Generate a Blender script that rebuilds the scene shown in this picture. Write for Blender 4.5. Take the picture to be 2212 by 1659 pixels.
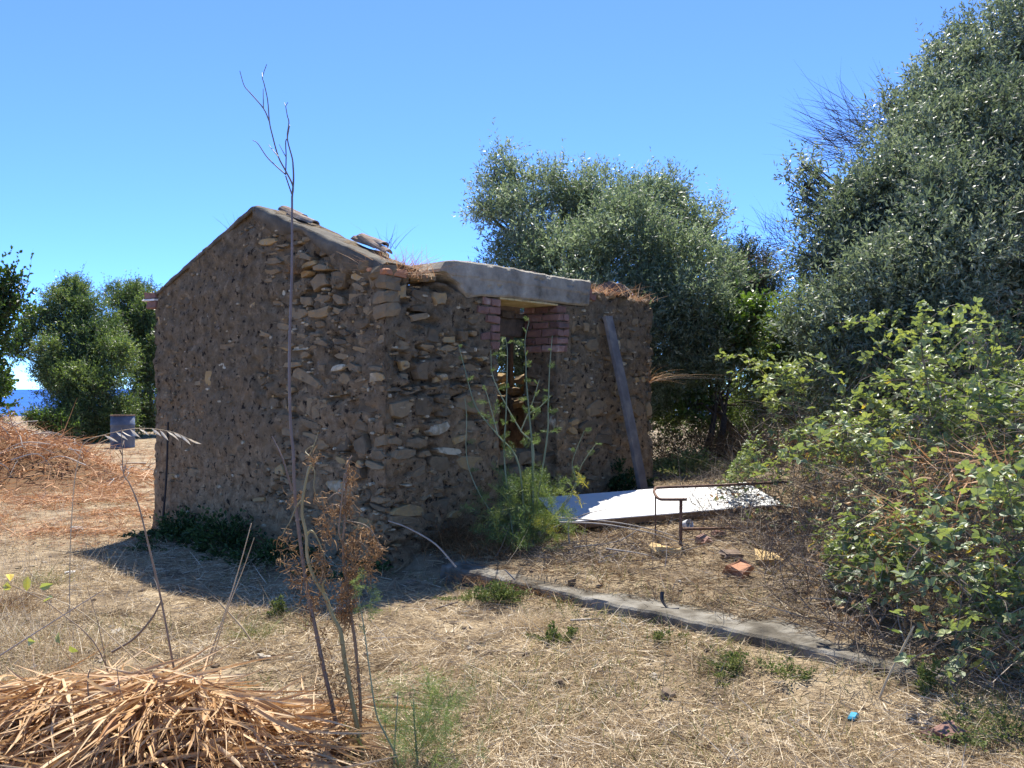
import bpy, math
import numpy as np
from mathutils import Vector

R = np.random.default_rng(7)
for o in list(bpy.data.objects):
    bpy.data.objects.remove(o)
SC = bpy.context.scene
COL = SC.collection

# ------------------------------------------------------------------ camera, sky, sun, exposure
CAM_Z, FPX, CU, CV = 1.6, 1900.0, 1106.0, 829.5
cam_d = bpy.data.cameras.new('camera'); cam_d.sensor_width = 36.0
cam_d.lens = 36.0 * FPX / 2212.0; cam_d.clip_start = 0.05; cam_d.clip_end = 60000
cam = bpy.data.objects.new('camera', cam_d); COL.objects.link(cam)
cam.location = (0, 0, CAM_Z); cam.rotation_euler = (math.pi / 2, 0, 0)
SC.camera = cam

SUN_TO = Vector((0.05, 0.565, 1.0)).normalized()
SUN_EL = math.asin(SUN_TO.z); SUN_AZ = math.atan2(SUN_TO.x, SUN_TO.y)
world = bpy.data.worlds.new('World'); SC.world = world; world.use_nodes = True
wn = world.node_tree.nodes; wl = world.node_tree.links
sky = wn.new('ShaderNodeTexSky'); sky.sky_type = 'NISHITA'; sky.sun_disc = False
sky.sun_elevation = SUN_EL; sky.sun_rotation = SUN_AZ
sky.altitude = 10000; sky.air_density = 1.5; sky.dust_density = 0.0; sky.ozone_density = 10.0
wn['Background'].inputs['Strength'].default_value = 0.14
wl.new(sky.outputs[0], wn['Background'].inputs['Color'])

sun_d = bpy.data.lights.new('sun', 'SUN'); sun_d.energy = 3.6; sun_d.angle = math.radians(0.53)
sun_d.color = (1.0, 0.95, 0.87)
sun = bpy.data.objects.new('sun', sun_d); COL.objects.link(sun)
sun.rotation_euler = (-SUN_TO).to_track_quat('-Z', 'Y').to_euler()

SC.view_settings.view_transform = 'Standard'; SC.view_settings.look = 'None'
SC.view_settings.gamma = 1.0; SC.view_settings.use_curve_mapping = False
SC.view_settings.exposure = 1.5
SC.render.engine = 'CYCLES'
SC.cycles.max_bounces = 6; SC.cycles.diffuse_bounces = 3; SC.cycles.glossy_bounces = 2
SC.cycles.transmission_bounces = 3; SC.cycles.transparent_max_bounces = 4
SC.cycles.use_denoising = True
try:
    SC.cycles.denoiser = 'OPENIMAGEDENOISE'; SC.cycles.denoising_prefilter = 'ACCURATE'
except Exception:
    pass

# ------------------------------------------------------------------ helpers
def P(u, v, d):
    """a point of the place, seen at (u, v) of the 2212 px wide view and d metres in front"""
    return np.array([(u - CU) / FPX * d, d, CAM_Z - (v - CV) / FPX * d])

def hash2(i, j, seed):
    n = (i * 374761393 + j * 668265263 + seed * 1442695041) & 0xffffffff
    n = ((n ^ (n >> 13)) * 1274126177) & 0xffffffff
    n = (n ^ (n >> 16)) & 0xffffffff
    return n / 4294967295.0

def vn(x, y, seed=0):
    x = np.asarray(x, float); y = np.asarray(y, float)
    i = np.floor(x).astype(np.int64); j = np.floor(y).astype(np.int64)
    fx = x - i; fy = y - j
    fx = fx * fx * (3 - 2 * fx); fy = fy * fy * (3 - 2 * fy)
    a = hash2(i, j, seed); b = hash2(i + 1, j, seed); c = hash2(i, j + 1, seed); d = hash2(i + 1, j + 1, seed)
    return (a * (1 - fx) + b * fx) * (1 - fy) + (c * (1 - fx) + d * fx) * fy

def fbm(x, y, seed=0, o=3):
    s = 0; a = 0.5; t = 0
    for k in range(o):
        s = s + a * vn(np.asarray(x) * 2 ** k, np.asarray(y) * 2 ** k, seed + 17 * k); t += a; a *= 0.5
    return s / t

def sstep(x, a, b):
    t = np.clip((np.asarray(x, float) - a) / (b - a), 0, 1)
    return t * t * (3 - 2 * t)

def nrm(a):
    a = np.asarray(a, float)
    return a / np.maximum(np.linalg.norm(a, axis=-1, keepdims=True), 1e-9)

def rdir(n):
    return nrm(R.normal(size=(n, 3)))

class Buf:
    """collects geometry for ONE mesh object"""
    def __init__(s):
        s.V = []; s.F = {}; s.T = []; s.n = 0
    def add(s, V, F, tone=0.5):
        V = np.asarray(V, float).reshape(-1, 3); F = np.asarray(F, np.int64)
        s.V.append(V); s.F.setdefault(F.shape[1], []).append(F + s.n)
        t = np.asarray(tone, float)
        s.T.append(np.full(len(V), float(t)) if t.ndim == 0 else t.ravel())
        s.n += len(V)
        return s
    def mesh(s, name, smooth=False):
        V = np.concatenate(s.V); T = np.concatenate(s.T)
        me = bpy.data.meshes.new(name)
        loops = []; tot = []
        for k, fs in s.F.items():
            f = np.concatenate(fs); loops.append(f.ravel()); tot.append(np.full(len(f), k, np.int64))
        loops = np.concatenate(loops); tot = np.concatenate(tot)
        me.vertices.add(len(V)); me.vertices.foreach_set('co', V.astype(np.float32).ravel())
        me.loops.add(len(loops)); me.loops.foreach_set('vertex_index', loops.astype(np.int32))
        me.polygons.add(len(tot))
        st = np.concatenate([[0], np.cumsum(tot)[:-1]])
        me.polygons.foreach_set('loop_start', st.astype(np.int32))
        try:
            me.polygons.foreach_set('loop_total', tot.astype(np.int32))
        except Exception:
            pass
        me.polygons.foreach_set('use_smooth', np.full(len(tot), smooth))
        at = me.attributes.new('tone', 'FLOAT', 'POINT'); at.data.foreach_set('value', T.astype(np.float32))
        me.update(calc_edges=True)
        return me
    def build(s, name, mat, parent=None, smooth=False, loc=None):
        o = bpy.data.objects.new(name, s.mesh(name, smooth))
        o.data.materials.append(mat); COL.objects.link(o)
        if parent is not None: o.parent = parent
        if loc is not None: o.location = loc
        return o

def tag(o, label, cat, group=None, kind=None):
    if label: o['label'] = label
    if cat: o['category'] = cat
    if group: o['group'] = group
    if kind: o['kind'] = kind
    return o

def empty(name, loc, label, cat, group=None, rz=0):
    o = bpy.data.objects.new(name, None); COL.objects.link(o)
    o.location = tuple(float(c) for c in loc); o.rotation_euler = (0, 0, rz); o.empty_display_size = 0.1
    return tag(o, label, cat, group)

def smooth_path(pts, k=6):
    p = np.asarray(pts, float)
    if len(p) < 3:
        t = np.linspace(0, 1, k + 1)[:, None]; return p[0] * (1 - t) + p[-1] * t
    q = np.vstack([2 * p[0] - p[1], p, 2 * p[-1] - p[-2]]); out = []
    for i in range(1, len(q) - 2):
        for t in np.linspace(0, 1, k, endpoint=False):
            a, b, c, d = q[i - 1], q[i], q[i + 1], q[i + 2]
            out.append(0.5 * ((2 * b) + (c - a) * t + (2 * a - 5 * b + 4 * c - d) * t * t + (3 * b - a - 3 * c + d) * t ** 3))
    out.append(p[-1]); return np.array(out)

def tube(buf, pts, r0, r1=None, n=6, tone=0.5, cap=True, flat=1.0):
    p = np.asarray(pts, float); m = len(p)
    r1 = r0 if r1 is None else r1
    r = np.linspace(r0, r1, m) if np.ndim(r0) == 0 else np.asarray(r0)
    d = np.gradient(p, axis=0); d = nrm(d)
    ref = np.array([0.0, 0, 1.0]) if abs(d[:, 2]).mean() < 0.8 else np.array([1.0, 0, 0])
    s = nrm(np.cross(d, ref)); t = np.cross(d, s)
    a = np.linspace(0, 2 * math.pi, n, endpoint=False)
    V = p[:, None] + r[:, None, None] * (np.cos(a)[None, :, None] * s[:, None] + flat * np.sin(a)[None, :, None] * t[:, None])
    i = np.arange(m - 1)[:, None] * n; j = np.arange(n)[None]; j2 = (j + 1) % n
    F = np.stack([i + j, i + j2, i + n + j2, i + n + j], -1).reshape(-1, 4)
    b0 = buf.n
    buf.add(V, F, tone)
    if cap:
        Vc = np.vstack([V[0], V[-1], p[:1], p[-1:]]); k = np.arange(n)
        F3 = np.vstack([np.stack([(k + 1) % n, k, np.full(n, 2 * n)], -1), np.stack([n + k, n + (k + 1) % n, np.full(n, 2 * n + 1)], -1)])
        buf.add(Vc, F3, tone)
    return buf

def ribbons(buf, base, dirs, L, W, curve, tone, k=2, fold=0.0, taper=0.7):
    base = np.asarray(base, float); N = len(base); dirs = nrm(dirs)
    L = np.broadcast_to(np.asarray(L, float), (N,)); W = np.broadcast_to(np.asarray(W, float), (N,))
    s = np.linspace(0, 1, k + 1)
    p = base[:, None] + dirs[:, None] * (L[:, None] * s)[..., None] + np.asarray(curve)[:, None] * (s ** 2)[None, :, None]
    side = nrm(np.cross(dirs, rdir(N)))
    w = W[:, None] * np.maximum((1 - s) ** taper, 0.12)[None]
    A = p + side[:, None] * w[..., None] * 0.5; B = p - side[:, None] * w[..., None] * 0.5
    V = np.stack([A, B], 2).reshape(N, -1, 3); nv = 2 * (k + 1)
    f = np.array([[2 * i, 2 * i + 1, 2 * i + 3, 2 * i + 2] for i in range(k)])
    F = (np.arange(N)[:, None, None] * nv + f[None]).reshape(-1, 4)
    T = np.repeat(np.broadcast_to(np.asarray(tone, float), (N,)), nv)
    return buf.add(V.reshape(-1, 3), F, T)

def leaves(buf, base, dirs, nor, L, W, tone, fold=0.25):
    """pointed leaves of two folded halves: 6 points, 2 quads"""
    base = np.asarray(base, float); N = len(base); d = nrm(dirs)
    s = nrm(np.cross(d, nor)); n = np.cross(s, d)
    L = np.broadcast_to(np.asarray(L, float), (N,))[:, None]; W = np.broadcast_to(np.asarray(W, float), (N,))[:, None]
    b = base; t = base + d * L - n * L * 0.08
    m1 = base + d * L * 0.33; m2 = base + d * L * 0.68
    up = n * W * fold
    V = np.stack([b, m1 + s * W * .5 + up, m2 + s * W * .42 + up, t, m2 - s * W * .42 + up, m1 - s * W * .5 + up], 1)
    f = np.array([[0, 1, 2, 3], [0, 3, 4, 5]])
    F = (np.arange(N)[:, None, None] * 6 + f[None]).reshape(-1, 4)
    return buf.add(V.reshape(-1, 3), F, np.repeat(np.broadcast_to(np.asarray(tone, float), (N,)), 6))

def leaf4(buf, base, dirs, nor, L, W, tone):
    base = np.asarray(base, float); N = len(base); d = nrm(dirs)
    s = nrm(np.cross(d, nor))
    L = np.broadcast_to(np.asarray(L, float), (N,))[:, None]; W = np.broadcast_to(np.asarray(W, float), (N,))[:, None]
    V = np.stack([base, base + d * L * .45 + s * W * .5, base + d * L, base + d * L * .45 - s * W * .5], 1)
    F = np.arange(N)[:, None] * 4 + np.arange(4)[None]
    return buf.add(V.reshape(-1, 3), F, np.repeat(np.broadcast_to(np.asarray(tone, float), (N,)), 4))

def rock(buf, c, size, tone=0.5, jit=0.22, rz=None, flat=None):
    """an uneven, faceted block about a rounded box"""
    g = np.array([[x, y, z] for x in (-1, 0, 1) for y in (-1, 0, 1) for z in (-1, 0, 1) if (x, y, z) != (0, 0, 0)], float)
    V = g / np.maximum(np.linalg.norm(g, axis=1)[:, None] ** 0.45, 1e-6) + R.normal(scale=jit * 0.5, size=g.shape)
    idx = {tuple(k.astype(int)): i for i, k in enumerate(g)}; F = []
    for ax in range(3):
        for sg in (-1, 1):
            o = [a for a in range(3) if a != ax]
            for i in (-1, 0):
                for j in (-1, 0):
                    q = []
                    for (a, b) in ((i, j), (i + 1, j), (i + 1, j + 1), (i, j + 1)):
                        k = [0, 0, 0]; k[ax] = sg; k[o[0]] = a; k[o[1]] = b; q.append(idx[tuple(k)])
                    if (sg < 0) != (ax == 1): q = q[::-1]
                    F.append(q)
    V = V * np.asarray(size) * 0.5
    a = R.uniform(0, 6.28) if rz is None else rz
    c_, s_ = math.cos(a), math.sin(a)
    V = np.stack([V[:, 0] * c_ - V[:, 1] * s_, V[:, 0] * s_ + V[:, 1] * c_, V[:, 2]], 1)
    tl = R.uniform(-.25, .25, 2) if flat is None else np.array([0, 0])
    V[:, 2] += V[:, 0] * tl[0] + V[:, 1] * tl[1]
    return buf.add(V + np.asarray(c), F, tone)

def box(buf, lo, hi, tone=0.5, bev=0.0, jit=0.0):
    lo = np.asarray(lo, float); hi = np.asarray(hi, float); b = bev
    c = (lo + hi) / 2; h = (hi - lo) / 2
    V = []; 
    for x in (-1, 1):
        for y in (-1, 1):
            for z in (-1, 1):
                s = np.array([x, y, z], float)
                for ax in range(3):
                    q = s * h; 
                    for k in range(3):
                        if k != ax: q[k] -= s[k] * b
                    V.append(c + q)
    V = np.array(V) + (R.normal(scale=jit, size=(24, 3)) if jit else 0)
    I = lambda x, y, z, ax: (((x > 0) * 2 + (y > 0)) * 2 + (z > 0)) * 3 + ax
    Q = []; T3 = []
    for sg in (-1, 1):
        Q.append([I(sg, -1, -1, 0), I(sg, 1, -1, 0), I(sg, 1, 1, 0), I(sg, -1, 1, 0)][::sg])
        Q.append([I(-1, sg, -1, 1), I(1, sg, -1, 1), I(1, sg, 1, 1), I(-1, sg, 1, 1)][::-sg])
        Q.append([I(-1, -1, sg, 2), I(1, -1, sg, 2), I(1, 1, sg, 2), I(-1, 1, sg, 2)][::sg])
    if b > 0:
        for p in (-1, 1):
            for q in (-1, 1):
                Q.append([I(p, q, -1, 0), I(p, q, 1, 0), I(p, q, 1, 1), I(p, q, -1, 1)])
                Q.append([I(p, -1, q, 0), I(p, 1, q, 0), I(p, 1, q, 2), I(p, -1, q, 2)])
                Q.append([I(-1, p, q, 1), I(1, p, q, 1), I(1, p, q, 2), I(-1, p, q, 2)])
                for r in (-1, 1):
                    T3.append([I(p, q, r, 0), I(p, q, r, 1), I(p, q, r, 2)])
    n0 = buf.n
    buf.add(V, Q, tone)
    if T3:
        buf.F.setdefault(3, []).append(np.array(T3) + n0)
    return buf

# ------------------------------------------------------------------ materials (all procedural)
def mat(name, stops, scale=8.0, tw=0.0, rw=0.0, rough=0.85, bump=0.0, bscale=40.0, transl=0.0, spec=0.3, detail=5.0, dist=0.0, tcol=None, metal=0.0, ndist=0.0, bdist=0.02):
    m = bpy.data.materials.new(name); m.use_nodes = True
    n = m.node_tree.nodes; l = m.node_tree.links
    b = n['Principled BSDF']; b.inputs['Roughness'].default_value = rough
    b.inputs['Specular IOR Level'].default_value = spec; b.inputs['Metallic'].default_value = metal
    tc = n.new('ShaderNodeTexCoord')
    fac = None
    def add(sock, w):
        nonlocal fac
        mu = n.new('ShaderNodeMath'); mu.operation = 'MULTIPLY'; mu.inputs[1].default_value = w; l.new(sock, mu.inputs[0])
        if fac is None: fac = mu.outputs[0]
        else:
            ad = n.new('ShaderNodeMath'); ad.operation = 'ADD'; l.new(fac, ad.inputs[0]); l.new(mu.outputs[0], ad.inputs[1]); fac = ad.outputs[0]
    nw = max(0.0, 1 - tw - rw)
    if nw > 0.001:
        no = n.new('ShaderNodeTexNoise'); no.inputs['Scale'].default_value = scale; no.inputs['Detail'].default_value = detail
        no.inputs['Roughness'].default_value = 0.62; no.inputs['Distortion'].default_value = ndist
        l.new(tc.outputs['Object'], no.inputs['Vector'])
        mr = n.new('ShaderNodeMapRange'); mr.inputs['From Min'].default_value = 0.28; mr.inputs['From Max'].default_value = 0.72
        l.new(no.outputs[0], mr.inputs[0]); add(mr.outputs[0], nw)
    if tw > 0:
        at = n.new('ShaderNodeAttribute'); at.attribute_name = 'tone'; add(at.outputs['Fac'], tw)
    if rw > 0:
        oi = n.new('ShaderNodeObjectInfo'); add(oi.outputs['Random'], rw)
    cr = n.new('ShaderNodeValToRGB'); l.new(fac, cr.inputs[0])
    e = cr.color_ramp.elements
    while len(e) < len(stops): e.new(0.5)
    for k, (p, c) in enumerate(stops):
        e[k].position = p; e[k].color = (*c, 1)
    l.new(cr.outputs[0], b.inputs['Base Color'])
    if bump > 0:
        nb = n.new('ShaderNodeTexNoise'); nb.inputs['Scale'].default_value = bscale; nb.inputs['Detail'].default_value = 6
        nb.inputs['Roughness'].default_value = 0.7; l.new(tc.outputs['Object'], nb.inputs['Vector'])
        bp = n.new('ShaderNodeBump'); bp.inputs['Strength'].default_value = bump; bp.inputs['Distance'].default_value = bdist
        l.new(nb.outputs[0], bp.inputs['Height']); l.new(bp.outputs[0], b.inputs['Normal'])
    if transl > 0:
        tr = n.new('ShaderNodeBsdfTranslucent'); mx = n.new('ShaderNodeMixShader'); mx.inputs[0].default_value = transl
        if tcol:
            mc = n.new('ShaderNodeMix'); mc.data_type = 'RGBA'; mc.blend_type = 'MULTIPLY'; mc.inputs[0].default_value = 1.0
            l.new(cr.outputs[0], mc.inputs[6]); mc.inputs[7].default_value = (*tcol, 1); l.new(mc.outputs[2], tr.inputs[0])
        else:
            l.new(cr.outputs[0], tr.inputs[0])
        l.new(b.outputs[0], mx.inputs[1]); l.new(tr.outputs[0], mx.inputs[2])
        l.new(mx.outputs[0], n['Material Output'].inputs['Surface'])
    return m

M = {}
M['soil'] = mat('soil', [(0, (.085, .058, .036)), (.3, (.17, .122, .072)), (.55, (.31, .232, .138)), (1, (.46, .37, .24))], 3.2, rough=.95, bump=1.0, bscale=24, detail=12, bdist=.03)
M['clod'] = mat('clod', [(0, (.09, .062, .04)), (.6, (.22, .165, .11)), (.9, (.32, .28, .22)), (1, (.6, .58, .53))], 9, tw=.8, rough=.95)
M['straw'] = mat('straw', [(0, (0.108, 0.078, 0.049)), (.28, (0.313, 0.227, 0.130)), (.65, (0.562, 0.437, 0.259)), (1, (0.842, 0.745, 0.562))], 2, tw=1.0, rough=.7, spec=.25, transl=.18)
M['orange_straw'] = mat('orange_straw', [(0, (.16, .07, .03)), (.3, (.42, .20, .085)), (.7, (.60, .34, .16)), (1, (.76, .56, .36))], 2, tw=1.0, rough=.6, spec=.3, transl=.2)
M['dry_leaf'] = mat('dry_leaf', [(0, (0.158, 0.074, 0.029)), (.28, (0.371, 0.188, 0.073)), (.55, (0.519, 0.314, 0.142)), (.8, (0.630, 0.454, 0.259)), (1, (0.742, 0.620, 0.446))], 9, tw=.4, rw=.4, rough=.55, spec=.35, transl=.22)
M['dead_brown'] = mat('dead_brown', [(0, (.06, .035, .018)), (.5, (.20, .11, .045)), (1, (.40, .25, .12))], 9, tw=.8, rough=.85, transl=.12)
M['twig'] = mat('twig', [(0, (.06, .042, .03)), (.5, (.17, .13, .095)), (1, (.40, .34, .27))], 12, tw=.7, rough=.85)
M['bark'] = mat('bark', [(0, (.025, .02, .016)), (.6, (.085, .065, .05)), (1, (.16, .13, .10))], 9, rough=.95, bump=.8, bscale=30)
M['olive'] = mat('olive', [(0, (0.065, 0.087, 0.054)), (.5, (0.147, 0.177, 0.114)), (.85, (0.235, 0.263, 0.178)), (1, (0.365, 0.381, 0.270))], 2, tw=1.0, rough=.47, spec=.6, transl=.36, tcol=(1.15, 1.28, .9))
M['olive_light'] = mat('olive_light', [(0, (.075, .100, .056)), (.5, (.165, .205, .118)), (.85, (.26, .295, .19)), (1, (.38, .41, .30))], 2, tw=1.0, rough=.47, spec=.6, transl=.42, tcol=(1.15, 1.28, .9))
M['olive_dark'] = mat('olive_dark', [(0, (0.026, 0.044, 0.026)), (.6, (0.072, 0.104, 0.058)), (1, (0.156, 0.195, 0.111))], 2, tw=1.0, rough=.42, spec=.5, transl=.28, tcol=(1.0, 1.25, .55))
M['mastic'] = mat('mastic', [(0, (0.050, 0.079, 0.031)), (.5, (0.127, 0.180, 0.070)), (1, (0.259, 0.310, 0.130))], 2, tw=1.0, rough=.42, spec=.45, transl=.38, tcol=(1.3, 1.4, .55))
M['bright_leaf'] = mat('bright_leaf', [(0, (.03, .055, .016)), (.5, (.075, .125, .034)), (1, (.17, .24, .07))], 2, tw=1.0, rough=.4, spec=.4, transl=.35, tcol=(1.3, 1.5, .45))
M['bramble_leaf'] = mat('bramble_leaf', [(0, (0.063, 0.094, 0.050)), (.45, (0.160, 0.206, 0.103)), (.8, (0.286, 0.328, 0.156)), (.93, (0.383, 0.397, 0.141)), (1, (0.782, 0.569, 0.110))], 2, tw=1.0, rough=.45, spec=.45, transl=.30, tcol=(1.25, 1.35, .5))
M['fennel'] = mat('fennel', [(0, (.07, .115, .04)), (.5, (.17, .235, .085)), (.85, (.33, .36, .10)), (1, (.58, .47, .09))], 2, tw=1.0, rough=.5, spec=.3, transl=.3, tcol=(1.2, 1.3, .5))
M['fennel_stem'] = mat('fennel_stem', [(0, (.12, .16, .09)), (1, (.30, .33, .20))], 6, tw=.5, rough=.5)
M['dry_stem'] = mat('dry_stem', [(0, (0.105, 0.070, 0.048)), (.5, (0.242, 0.175, 0.114)), (1, (0.420, 0.330, 0.220))], 14, tw=.6, rough=.55, spec=.4, bump=.3, bscale=60)
M['olive_stem'] = mat('olive_stem', [(0, (.17, .13, .06)), (.5, (.26, .22, .10)), (1, (.38, .32, .17))], 10, tw=.4, rough=.5, spec=.4)
M['tall_stem'] = mat('tall_stem', [(0, (0.085, 0.061, 0.051)), (1, (0.230, 0.171, 0.131))], 14, tw=.4, rough=.45, spec=.5)
M['pale_cane'] = mat('pale_cane', [(0, (.38, .27, .13)), (1, (.66, .53, .33))], 10, tw=.3, rough=.5, spec=.4)
M['grey_cane'] = mat('grey_cane', [(0, (.20, .17, .14)), (1, (.48, .43, .36))], 12, tw=.4, rough=.7)
M['grass'] = mat('grass', [(0, (0.079, 0.115, 0.029)), (.6, (0.185, 0.218, 0.057)), (1, (0.450, 0.391, 0.149))], 2, tw=1.0, rough=.6, transl=.3)
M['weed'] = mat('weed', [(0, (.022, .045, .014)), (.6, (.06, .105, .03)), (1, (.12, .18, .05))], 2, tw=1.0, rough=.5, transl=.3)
M['concrete'] = mat('concrete', [(0, (0.141, 0.123, 0.091)), (.35, (0.299, 0.264, 0.203)), (.7, (0.425, 0.379, 0.293)), (1, (0.598, 0.535, 0.416))], 4.5, rough=.95, bump=.8, bscale=35, detail=12, bdist=.03)
M['slab'] = mat('slab', [(0, (0.047, 0.039, 0.027)), (.3, (0.109, 0.094, 0.069)), (.55, (0.195, 0.176, 0.140)), (1, (0.296, 0.277, 0.234))], 4.5, rough=.95, bump=.6, bscale=50, detail=9)
M['coping'] = mat('coping', [(0, (0.074, 0.065, 0.050)), (.5, (0.130, 0.115, 0.088)), (1, (0.216, 0.192, 0.144))], 5, rough=.96, bump=.8, bscale=38, detail=9)
M['stone'] = mat('stone', [(0, (0.078, 0.058, 0.036)), (.22, (0.153, 0.115, 0.069)), (.48, (0.245, 0.181, 0.104)), (.68, (0.333, 0.239, 0.127)), (.80, (0.439, 0.291, 0.120)), (.90, (0.360, 0.303, 0.201)), (1, (0.613, 0.523, 0.352))], 11, tw=.70, rough=.93, bump=.9, bscale=26, detail=9)
M['brick'] = mat('brick', [(0, (.09, .07, .058)), (.35, (.19, .105, .082)), (.7, (.30, .17, .128)), (1, (.44, .37, .32))], 11, tw=.3, rw=.25, rough=.92, bump=.6, bscale=60, detail=9)
M['tile'] = mat('tile', [(0, (.22, .12, .08)), (.5, (.42, .20, .11)), (1, (.56, .34, .21))], 8, tw=.3, rw=.3, rough=.9, bump=.4, bscale=50)
M['old_tile'] = mat('old_tile', [(0, (.10, .08, .065)), (.5, (.24, .17, .12)), (1, (.38, .33, .27))], 9, rw=.25, rough=.95, bump=.5, bscale=50)
M['yellow_brick'] = mat('yellow_brick', [(0, (.50, .33, .14)), (1, (.72, .54, .27))], 9, rough=.9, bump=.4, bscale=50)
M['soffit'] = mat('soffit_board', [(0, (.34, .25, .11)), (.5, (.50, .39, .19)), (1, (.62, .52, .31))], 6, rough=.85, bump=.3, ndist=1.5)
M['old_wood'] = mat('old_wood', [(0, (.05, .04, .03)), (1, (.15, .11, .08))], 10, rough=.9, bump=.5, bscale=30)
M['plank'] = mat('plank_wood', [(0, (0.091, 0.083, 0.079)), (.5, (0.157, 0.143, 0.134)), (1, (0.290, 0.248, 0.198))], 5, rough=.8, bump=.4, bscale=30, detail=8)
M['white_paint'] = mat('white_paint', [(0, (.40, .37, .31)), (.14, (.56, .545, .50)), (.4, (.68, .68, .66)), (1, (.74, .74, .73))], 3.5, rough=.5, spec=.4, detail=8)
M['panel_edge'] = mat('panel_edge', [(0, (.12, .075, .04)), (1, (.26, .17, .09))], 8, rough=.85, bump=.3)
M['rust'] = mat('rust', [(0, (.075, .04, .028)), (.5, (.15, .085, .055)), (1, (.24, .16, .12))], 22, rough=.75, bump=.3, bscale=80, metal=.25)
M['drum'] = mat('drum_paint', [(0, (.06, .075, .10)), (.55, (.11, .135, .175)), (.8, (.15, .17, .20)), (1, (.22, .11, .065))], 3.5, rough=.6, bump=.2, detail=8)
M['black'] = mat('black_rubber', [(0, (.015, .015, .017)), (1, (.04, .04, .045))], 9, rough=.5)
M['iron'] = mat('dark_iron', [(0, (.018, .015, .013)), (1, (.05, .04, .034))], 20, rough=.7)
M['white_plastic'] = mat('white_plastic', [(0, (.66, .66, .64)), (1, (.82, .82, .80))], 9, rough=.45)
M['cyan_plastic'] = mat('cyan_plastic', [(0, (.02, .22, .36)), (1, (.05, .34, .48))], 9, rough=.4)
M['grey_rock'] = mat('grey_rock', [(0, (.16, .145, .125)), (.5, (.27, .25, .225)), (1, (.42, .40, .37))], 6, rw=.2, rough=.95, bump=.6, bscale=30)
M['dark_rock'] = mat('dark_rock', [(0, (.05, .045, .04)), (1, (.15, .135, .12))], 8, rough=.95, bump=.8, bscale=30)
M['pink_flower'] = mat('bramble_flower', [(0, (.18, .11, .09)), (1, (.42, .30, .32))], 9, tw=.8, rough=.8)
M['sea'] = mat('sea_water', [(0, (0.018, 0.090, 0.360)), (1, (0.030, 0.120, 0.420))], .002, rough=.7, spec=.05)  # lighter blue puts the haze over the sea into its colour

# masonry: earthy mortar, greyer above and pinkish tan below, with lichen stains and dark specks painted as shaded crevices
def masonry():
    m = bpy.data.materials.new('masonry_mortar'); m.use_nodes = True
    n = m.node_tree.nodes; l = m.node_tree.links; b = n['Principled BSDF']
    b.inputs['Roughness'].default_value = .97; b.inputs['Specular IOR Level'].default_value = .15
    tc = n.new('ShaderNodeTexCoord'); sx = n.new('ShaderNodeSeparateXYZ'); l.new(tc.outputs['Object'], sx.inputs[0])
    def noise(s, d=8, r=.65):
        q = n.new('ShaderNodeTexNoise'); q.inputs['Scale'].default_value = s; q.inputs['Detail'].default_value = d; q.inputs['Roughness'].default_value = r
        l.new(tc.outputs['Object'], q.inputs['Vector']); return q.outputs[0]
    def ramp(sock, st):
        c = n.new('ShaderNodeValToRGB'); l.new(sock, c.inputs[0]); e = c.color_ramp.elements
        while len(e) < len(st): e.new(.5)
        for k, (p, q) in enumerate(st): e[k].position = p; e[k].color = (*q, 1)
        return c.outputs[0]
    def mix(f, a, c, mode='MIX'):
        x = n.new('ShaderNodeMix'); x.data_type = 'RGBA'; x.blend_type = mode
        if isinstance(f, float): x.inputs[0].default_value = f
        else: l.new(f, x.inputs[0])
        for s, q in ((6, a), (7, c)):
            if isinstance(q, tuple): x.inputs[s].default_value = (*q, 1)
            else: l.new(q, x.inputs[s])
        return x.outputs[2]
    tan = ramp(noise(9, 10, .76), [(.30, (0.107, 0.071, 0.037)), (.43, (0.284, 0.193, 0.107)), (.55, (0.427, 0.295, 0.166)), (.70, (0.711, 0.512, 0.300))])
    gry = ramp(noise(8, 10, .76), [(.30, (0.071, 0.052, 0.032)), (.44, (0.192, 0.144, 0.087)), (.57, (0.284, 0.215, 0.133)), (.72, (0.512, 0.397, 0.249))])
    mm = n.new('ShaderNodeMath'); mm.operation = 'MULTIPLY_ADD'; l.new(noise(1.3, 5), mm.inputs[0]); mm.inputs[1].default_value = 2.6; l.new(sx.outputs[2], mm.inputs[2])
    mr = n.new('ShaderNodeMapRange'); l.new(mm.outputs[0], mr.inputs[0]); mr.inputs[1].default_value = 2.2; mr.inputs[2].default_value = 3.0
    c = mix(mr.outputs[0], tan, gry)
    sp = n.new('ShaderNodeMapRange'); l.new(noise(24, 4, .7), sp.inputs[0]); sp.inputs[1].default_value = .62; sp.inputs[2].default_value = .72
    c = mix(sp.outputs[0], c, (.34, .30, .25))
    pt = n.new('ShaderNodeMapRange'); l.new(noise(15, 5, .6), pt.inputs[0]); pt.inputs[1].default_value = .435; pt.inputs[2].default_value = .35  # dark specks, also standing in for shade in crevices
    c = mix(pt.outputs[0], c, (.04, .030, .022))
    oc = n.new('ShaderNodeMapRange'); l.new(noise(2.6, 4, .6), oc.inputs[0]); oc.inputs[1].default_value = .60; oc.inputs[2].default_value = .70; oc.inputs[4].default_value = .55
    c = mix(oc.outputs[0], c, (.34, .235, .12))
    l.new(c, b.inputs['Base Color'])
    bp = n.new('ShaderNodeBump'); bp.inputs['Strength'].default_value = 1.0; bp.inputs['Distance'].default_value = .045
    l.new(noise(30, 10, .8), bp.inputs['Height']); l.new(bp.outputs[0], b.inputs['Normal'])
    return m
M['masonry'] = masonry()

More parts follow.
